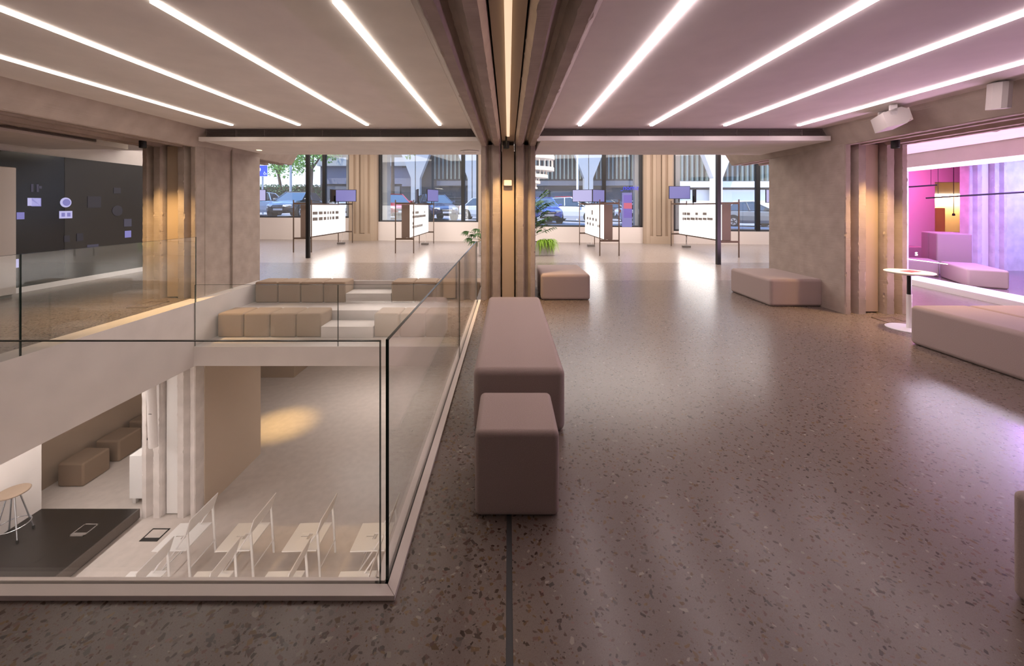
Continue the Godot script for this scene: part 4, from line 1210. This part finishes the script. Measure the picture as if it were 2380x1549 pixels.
func car(label, paint, at_x, at_z, turn, tall, rear, extra = ""):
	var key = "paint" + str(used.get("car", -1) + 1)
	var m = mat(key, paint, 0.25, 0.15, 0.6)
	m.clearcoat_enabled = true
	m.clearcoat = 0.7
	m.clearcoat_roughness = 0.06
	var o = thing("car", label, "car", V(at_x, street_y(at_x), at_z), turn, "parked cars in the street")
	var body = MB.new()
	var sta = [[-2.08, 0.48, 0.86, 0.62], [-2.0, 0.32, 0.96, 0.78], [-1.5, 0.24, 1.0, 0.86], [-0.6, 0.2, 1.0, 0.88], [0.4, 0.2, 0.98, 0.88], [1.0, 0.2, 0.95, 0.87], [1.5, 0.23, 0.88, 0.85], [1.85, 0.28, 0.78, 0.8], [2.05, 0.34, 0.68, 0.7], [2.12, 0.4, 0.6, 0.58]]
	var prev = null
	for s in sta:
		var h = (s[2] - s[1]) * tall
		var b = s[1]
		var w = s[3]
		var half = [V(w * 0.9, b, s[0]), V(w * 0.985, b + h * 0.22, s[0]), V(w, b + h * 0.55, s[0]), V(w * 0.96, b + h * 0.86, s[0]), V(w * 0.8, b + h, s[0]), V(0, b + h + 0.03, s[0])]
		var row = []
		for q in half:
			row.append(q)
		for k in range(half.size() - 2, -1, -1):
			row.append(half[k] * V(-1, 1, 1))
		if prev != null:
			for k in row.size() - 1:
				var c = (row[k] + row[k + 1]) / 2
				body.quad(prev[k], prev[k + 1], row[k + 1], row[k], V(c.x, c.y - b - h * 0.5, 0.01))
		else:
			for k in row.size() - 1:
				body.flat(V(0, b + h * 0.5, s[0]), row[k], row[k + 1], V(0, 0, -1))
		prev = row
	for k in prev.size() - 1:
		body.flat(V(0, 0.5, 2.14), prev[k], prev[k + 1], V(0, 0, 1))
	part(o, "body", body.m(), m)
	# greenhouse
	var rb = 0.97 * tall
	var rt = 1.47 * tall
	var side = [V(0.8, rb, rear - 0.45), V(0.61, rt - 0.05, rear + 0.05), V(0.6, rt, 0.0), V(0.79, rb - 0.02, 0.98)]
	var cab = MB.new()
	var other = []
	for q in side:
		other.append(q * V(-1, 1, 1))
	cab.quad(side[0], side[1], side[2], side[3], V(1, 0.3, 0))
	cab.quad(other[0], other[1], other[2], other[3], V(-1, 0.3, 0))
	cab.quad(side[0], side[1], other[1], other[0], V(0, 0.3, -1))
	cab.quad(side[2], side[3], other[3], other[2], V(0, 0.5, 1))
	part(o, "windows", cab.m(), M.car_glass)
	var roof = MB.new()
	roof.box((side[1] + other[2]) * 0.5 + V(0, 0.02, 0), V(1.2, 0.05, (side[2] - side[1]).length()), Basis(V(1, 0, 0), -atan2(side[2].y - side[1].y, side[2].z - side[1].z)))
	for sg in [-1.0, 1.0]:
		for e in [[side[0], side[1]], [side[2], side[3]]]:
			roof.rod(e[0] * V(sg, 1, 1), e[1] * V(sg, 1, 1), 0.035, 6)
		var mid = V(0.81 * sg, rb, -0.35)
		roof.rod(mid, V(0.61 * sg, rt - 0.01, -0.45), 0.035, 6)
	part(o, "roof", roof.m(), m)
	for sg in [-1.0, 1.0]:
		part(o, "door_mirror", MB.new().rbox(V(0.2, 0.13, 0.12), 0.04, 2, V(0.93 * sg, rb + 0.06, 0.72)).m(), m)
		part(o, "headlamp", MB.new().rbox(V(0.34, 0.15, 0.2), 0.04, 2, V(0.52 * sg, 0.66, 1.98), Basis(V(0, 1, 0), 0.45 * sg)).m(), M.headlamp)
		part(o, "tail_lamp", MB.new().rbox(V(0.24, 0.2, 0.1), 0.03, 2, V(0.62 * sg, 0.8, -2.02)).m(), M.tail_lamp)
		for z in [-1.3, 1.32]:
			var wh = part(o, "wheel", MB.new().rod(V(0.7 * sg, 0.31, z), V(0.895 * sg, 0.31, z), 0.31, 20).m(), M.tyre)
			part(wh, "rim", MB.new().rod(V(0.88 * sg, 0.31, z), V(0.9 * sg, 0.31, z), 0.2, 16).m(), M.rim_metal)
			var sp = MB.new()
			for k in 5:
				var t = TAU * k / 5
				sp.rod(V(0.902 * sg, 0.31, z), V(0.902 * sg, 0.31 + sin(t + 0.63) * 0.17, z + cos(t + 0.63) * 0.17), 0.028, 4)
			part(wh, "spokes", sp.m(), M.tyre)
			part(o, "wheel_arch", MB.new().rod(V(0.6 * sg, 0.34, z), V(0.872 * sg, 0.34, z), 0.37, 20).m(), M.tyre)
	part(o, "grille", MB.new().rbox(V(0.75, 0.13, 0.1), 0.03, 2, V(0, 0.58, 2.1)).m(), M.black_metal)
	part(o, "chrome_bar", MB.new().box(V(0, 0.6, 2.155), V(0.6, 0.02, 0.02)).m(), M.chrome)
	part(o, "air_intake", MB.new().rbox(V(1.0, 0.12, 0.12), 0.03, 2, V(0, 0.34, 2.04)).m(), M.black_metal)
	part(o, "number_plate", MB.new().box(V(0, 0.46, 2.155), V(0.52, 0.11, 0.012)).m(), M.number_plate)
	if extra == "rails":
		for sg in [-1.0, 1.0]:
			part(o, "roof_rail", MB.new().rod(V(0.5 * sg, rt + 0.07, -1.2), V(0.5 * sg, rt + 0.07, -0.1), 0.02, 6).m(), M.tail_lamp)
	if extra == "taxi":
		part(o, "roof_sign", MB.new().rbox(V(0.3, 0.12, 0.14), 0.03, 2, V(0, rt + 0.09, -0.4)).m(), M.sign_white)
	if extra == "dark_sill":
		for sg in [-1.0, 1.0]:
			part(o, "door_guard", MB.new().box(V(0.885 * sg, 0.38, 0.0), V(0.03, 0.14, 1.7)).m(), M.tyre)
	return o

func leaf_cloud(rng, n, centres, size):
	var mb = MB.new()
	for i in n:
		var c = centres[rng.randi_range(0, centres.size() - 1)]
		var d = V(rng.randfn(), rng.randfn(), rng.randfn()).normalized() * pow(rng.randf(), 0.4)
		var p = c[0] + d * c[1]
		var a = V(rng.randfn(), rng.randfn(), rng.randfn()).normalized() * size * rng.randf_range(0.6, 1.2)
		var b = a.cross(V(rng.randfn(), rng.randfn(), rng.randfn())).normalized() * a.length() * 0.55
		mb.quad(p - a, p + b, p + a, p - b, d + V(0, 0.4, 0))
	return mb.m()

func tree(label, at, trunk_h, r, n, sd, lean = 0.0):
	var rng = RandomNumberGenerator.new()
	rng.seed = sd
	var o = thing("street_tree", label, "tree", at, 0.0, "trees across the street")
	var top = V(lean, trunk_h, 0)
	part(o, "trunk", MB.new().rod(V(0, -0.3, 0), top, 0.16, 10, 0.1).rod(top, top + V(-r * 0.5, r * 0.7, 0), 0.09, 8, 0.03).rod(top, top + V(r * 0.5, r * 0.6, 0.3), 0.09, 8, 0.03).rod(top, top + V(0.1, r, -0.3), 0.08, 8, 0.03).m(), M.bark)
	var cs = []
	for i in 9:
		cs.append([top + V(rng.randf_range(-1, 1) * r, rng.randf_range(0.1, 1.1) * r, rng.randf_range(-0.6, 0.6) * r), r * rng.randf_range(0.35, 0.6)])
	var f = part(o, "foliage", leaf_cloud(rng, n, cs, 0.13), M.tree_leaf)
	f.set_meta("kind", "stuff")
	return o

func build_street():
	var rd = MB.new()
	rd.ext([Vector2(-60, 1.9), Vector2(60, -0.5), Vector2(60, -1.5), Vector2(-60, -1.5)], V(0, 0, -19.6), V(1, 0, 0), V(0, 1, 0), V(0, 0, -1), 60.0)
	single("road", "sunlit grey asphalt street sloping gently downhill", "road", rd.m(), M.asphalt, Vector3.ZERO, "", "structure")
	var pv = MB.new()
	pv.ext([Vector2(-60, 2.02), Vector2(60, -0.38), Vector2(60, -1.4), Vector2(-60, -1.4)], V(0, 0, -29.3), V(1, 0, 0), V(0, 1, 0), V(0, 0, -1), 12.0)
	single("pavement", "pale pavement on the other side of the street", "pavement", pv.m(), M.pavement, Vector3.ZERO, "", "structure")
	car("dark hatchback facing the window beside the parking sign", Color(0.12, 0.13, 0.15), -13.35, -24.4, 0.05, 1.04, -1.45)
	car("white car half hidden at the parking sign", Color(0.85, 0.87, 0.9), -16.1, -24.6, 0.05, 1.0, -1.3)
	car("silver car partly behind the black steel post", Color(0.75, 0.78, 0.82), -10.4, -25.0, 0.6, 1.0, -1.3)
	car("glossy red hatchback behind the stand with four rows", Color(0.62, 0.05, 0.07), -7.2, -24.2, 0.55, 1.02, -1.4)
	car("dark blue hatchback facing the window at an angle", Color(0.06, 0.08, 0.24), -4.55, -24.2, 0.5, 1.05, -1.45)
	car("silver saloon with a roof sign beside the blue hatchback", Color(0.74, 0.8, 0.88), -1.2, -25.4, 0.95, 0.98, -1.0, "taxi")
	car("blue and lime hatchback behind the palm", Color(0.2, 0.32, 0.72), 2.0, -22.9, 0.1, 0.98, -1.4)
	car("white car with orange roof rails behind the bright monitor", Color(0.82, 0.86, 0.92), 4.4, -25.6, 1.0, 1.06, -1.5, "rails")
	car("dark grey car behind the stand with one tall plate", Color(0.16, 0.2, 0.22), 7.4, -27.0, 0.95, 1.0, -1.3, "dark_sill")
	car("silver saloon by the ribbed pier facing downhill", Color(0.7, 0.73, 0.78), 8.4, -22.4, 1.5, 0.96, -1.2)
	car("grey saloon parked along the pale facade", Color(0.42, 0.46, 0.5), 14.4, -23.2, 1.5, 0.98, -1.2)
	# parking sign and lamp posts
	var s = thing("parking_sign", "blue parking sign on a grey post", "sign", V(-17.25, street_y(-17.25), -27.2))
	part(s, "post", MB.new().rod(V(0, 0, 0), V(0, 3.6, 0), 0.06, 10).m(), M.facade_concrete)
	part(s, "board", MB.new().rbox(V(0.95, 0.75, 0.03), 0.012, 2, V(-0.1, 3.05, 0.07)).m(), M.sign_blue)
	part(s, "border", MB.new().box(V(-0.1, 3.05, 0.055), V(1.0, 0.8, 0.02)).m(), M.sign_white)
	var tm = TextMesh.new()
	tm.text = "P"
	var f = SystemFont.new()
	f.font_names = PackedStringArray(["Droid Sans"])
	f.font_weight = 700
	tm.font = f
	tm.font_size = 48
	tm.pixel_size = 0.0125
	tm.depth = 0.01
	part(s, "letter", tm, M.sign_white, V(-0.22, 3.05, 0.09))
	part(s, "wheelchair_symbol", MB.new().path([V(0.2, 3.02, 0.09), V(0.2, 2.9, 0.09), V(0.3, 2.88, 0.09), V(0.33, 2.78, 0.09)], 0.014).path([V(0.16, 2.92, 0.09), V(0.13, 2.82, 0.09), V(0.2, 2.76, 0.09), V(0.27, 2.8, 0.09)], 0.012).m(), M.sign_white)
	single("lamp_post", "pale lamp post behind the dark hatchback", "lamp post", MB.new().rod(V(0, 0, 0), V(0, 7.0, 0), 0.085, 12, 0.07).m(), M.facade_concrete, V(-15.5, street_y(-15.5), -27.6))
	single("lamp_post", "pale lamp post behind the bright monitor", "lamp post", MB.new().rod(V(0, 0, 0), V(0, 7.0, 0), 0.085, 12, 0.07).m(), M.facade_white, V(5.05, street_y(5.05), -28.2))
	# hedge, low wall and garden trees
	var rng = RandomNumberGenerator.new()
	rng.seed = 5
	single("garden_wall", "low pale wall below the hedge", "wall", MB.new().span(V(-34, 0.5, -31.2), V(-15.0, 2.05, -30.8)).m(), M.facade_concrete)
	var h = thing("hedge", "clipped green hedge above the low garden wall", "hedge", V(-24.5, 2.06, -31.0))
	part(h, "branches", MB.new().box(V(0, 0.55, 0), V(19, 1.1, 0.4)).m(), M.bark)
	var cl = MB.new()
	for i in 5200:
		var p = V(rng.randf_range(-9.6, 9.6), rng.randf_range(0.12, 1.25), rng.randf_range(0.1, 0.42))
		var a = V(rng.randfn(), rng.randfn(), rng.randfn()).normalized() * 0.09
		var b = a.cross(V(rng.randfn(), rng.randfn(), rng.randfn())).normalized() * 0.06
		cl.quad(p - a, p + b, p + a, p - b, V(0, 0.5, 1))
	part(h, "foliage", cl.m(), M.hedge_leaf).set_meta("kind", "stuff")
	tree("broad street tree with sunlit crown above the parked silver car", V(-15.4, 0.9, -30.0), 3.6, 2.1, 1700, 3, 0.2)
	tree("garden tree with thin branches behind the hedge", V(-24.5, 1.2, -36.0), 3.2, 2.2, 1100, 4)
	tree("leaning garden tree behind the lamp post", V(-19.0, 1.2, -33.0), 3.3, 2.0, 900, 6, -0.6)
	tree("tree crown hanging over the red hatchback", V(-8.4, 0.9, -28.2), 4.6, 1.35, 900, 7)
	single("garden_house", "bright pale house behind the garden trees", "house", MB.new().span(V(-44, 0, -46), V(-19.5, 9.0, -42)).m(), M.facade_white)
	# building across the street
	var b = thing("office_building", "dark office building with slatted facade and branching concrete columns", "building", V(0, 0, -33.0))
	part(b, "wall", MB.new().span(V(-16.0, -1.0, -3.0), V(34, 10.0, 0)).m(), M.facade_dark)
	part(b, "concrete_band", MB.new().span(V(-6.0, 3.35, 0), V(11.0, 3.75, 0.5)).m(), M.facade_mid)
	part(b, "concrete_band", MB.new().span(V(11.0, 3.2, 0), V(34, 3.7, 0.7)).m(), M.facade_white)
	part(b, "sun_toned_wall", MB.new().span(V(11.5, -1.0, 0), V(34, 3.0, 0.25)).m(), M.facade_white)  # white band and wall put the sunlight on this end into the colour
	for a in [[-15.6, -12.4, 0.5, 3.3], [-12.2, -9.2, 0.5, 3.3], [-1.2, 3.4, 0.3, 2.9], [3.6, 7.0, 0.3, 2.9]]:
		part(b, "garage_door", MB.new().span(V(a[0], a[2], 0), V(a[1], a[3], 0.12)).m(), M.facade_mid)
	for a in [[-15.8, -9.0, 3.5, 5.0], [-9.0, -7.4, 3.3, 4.9]]:
		part(b, "blind", MB.new().span(V(a[0], a[2], 0), V(a[1], a[3], 0.2)).m(), M.blind)
	part(b, "lintel", MB.new().span(V(-16, 5.0, 0), V(-7.4, 5.7, 0.6)).m(), M.facade_concrete)
	var x = -6.2
	while x < 11.0:
		part(b, "slat", MB.new().span(V(x, 3.9, 0.1), V(x + 0.09, 9.0, 0.45)).m(), M.facade_slat)
		x += 0.34
	while x < 24.0:
		part(b, "slat", MB.new().span(V(x, 3.75, 0.2), V(x + 0.16, 9.0, 0.6)).m(), M.facade_slat)
		x += 0.42
	var y = 0.6
	while y < 2.6:
		part(b, "railing_bar", MB.new().span(V(-6.3 , y, 0.0), V(-3.4, y + 0.03, 0.14)).m(), M.facade_mid)
		y += 0.25
	for a in [[-7.6, "facade_concrete"], [-2.95, "facade_concrete"], [6.6, "facade_concrete"], [17.2, "facade_white"]]:  # the last column is whiter, with sunlight put into its colour
		for sg in [-1.0, 1.0]:
			part(b, "branching_column", MB.new().ext([Vector2(0.03, -1), Vector2(0.36, -1), Vector2(0.36, 3.9), Vector2(1.5, 6.8), Vector2(1.5, 9), Vector2(0.25, 9), Vector2(0.03, 6)], V(a[0], 0, 0.6), V(sg, 0, 0), V(0, 1, 0), V(0, 0, 1), 0.7).m(), M[a[1]])
	# second block behind, closing the view
	single("far_building", "tall plain building behind the office block", "building", MB.new().span(V(-16, 0, -60), V(60, 16, -50)).m(), M.facade_mid)

# ---------------------------------------------------------------- small fittings
func build_small():
	# access point on the middle column
	var a = thing("access_point", "small white access point on the middle column", "access point", V(-0.005, 2.0, -6.68))
	part(a, "case", MB.new().rbox(V(0.14, 0.105, 0.04), 0.018, 3, V(0, 0, 0.035)).m(), M.white_plastic)
	part(a, "back_plate", MB.new().box(V(0, -0.004, 0.008), V(0.12, 0.1, 0.02)).m(), M.plate_grey)
	# loudspeakers under the ceiling by the beam
	var o = thing("loudspeaker", "long white loudspeaker tilted on a bracket against the beam", "loudspeaker", V(4.66, 2.71, -4.72))
	o.rotation = V(0.0, 1.05, 0.0)
	var pr = [Vector2(-0.11, -0.09), Vector2(0.06, -0.1), Vector2(0.115, -0.05), Vector2(0.115, 0.05), Vector2(0.06, 0.1), Vector2(-0.11, 0.09)]
	part(o, "cabinet", MB.new().ext(pr, V(-0.23, -0.06, 0), V(0, 0.25, 0.97), V(0, 0.97, -0.25), V(1, 0, 0), 0.46).m(), M.speaker_grey)
	part(o, "front_grille", MB.new().box(V(0, -0.033, 0.115), V(0.4, 0.15, 0.02), Basis(V(1, 0, 0), -0.25)).m(), M.kerb)
	part(o, "badge", MB.new().box(V(0.0, -0.05, 0.128), V(0.05, 0.008, 0.004), Basis(V(1, 0, 0), -0.25)).m(), M.plate_grey)
	for x in [-0.2, 0.2]:
		part(o, "bracket", MB.new().span(V(x - 0.03, -0.04, -0.06), V(x + 0.03, 0.085, 0.0)).m(), M.white_plastic)
	var p = thing("loudspeaker", "upright white loudspeaker hanging at the ceiling above the beam face", "loudspeaker", V(4.73, 2.68, -3.72))
	p.rotation = V(0.12, -0.5, 0)
	part(p, "cabinet", MB.new().ext([Vector2(-0.07, -0.06), Vector2(0.07, -0.06), Vector2(0.065, 0.03), Vector2(0.02, 0.07), Vector2(-0.02, 0.07), Vector2(-0.065, 0.03)], V(0, -0.14, 0), V(1, 0, 0), V(0, 0, 1), V(0, 1, 0), 0.25).m(), M.speaker_grey)
	part(p, "bracket", MB.new().box(V(0, 0.115, -0.02), V(0.06, 0.02, 0.06)).m(), M.plate_grey)
	# window poster; glowing letters stand in for the reflection of a blue sign
	var t = thing("window_poster", "tall lilac poster with red and blue print on the street window", "poster", V(4.98, 0, -16.93), -atan(0.1158))
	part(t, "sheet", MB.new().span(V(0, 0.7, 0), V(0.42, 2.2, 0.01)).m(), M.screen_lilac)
	part(t, "print", MB.new().span(V(0.07, 1.75, 0.01), V(0.42, 2.1, 0.014)).m(), M.print_violet)
	part(t, "print", MB.new().span(V(0.07, 1.5, 0.01), V(0.42, 1.75, 0.014)).m(), M.print_rose)
	part(t, "print", MB.new().span(V(0.07, 1.1, 0.01), V(0.42, 1.5, 0.014)).m(), M.print_violet)
	var sg = thing("sign_reflection", "painted reflection of blue lettering in the street window", "sign", V(5.3, 2.4, -16.88), -atan(0.1158))
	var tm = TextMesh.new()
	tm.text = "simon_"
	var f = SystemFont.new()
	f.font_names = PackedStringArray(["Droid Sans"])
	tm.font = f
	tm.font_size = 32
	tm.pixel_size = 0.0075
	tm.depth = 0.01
	var l = part(sg, "letters", tm, M.reflection_blue)
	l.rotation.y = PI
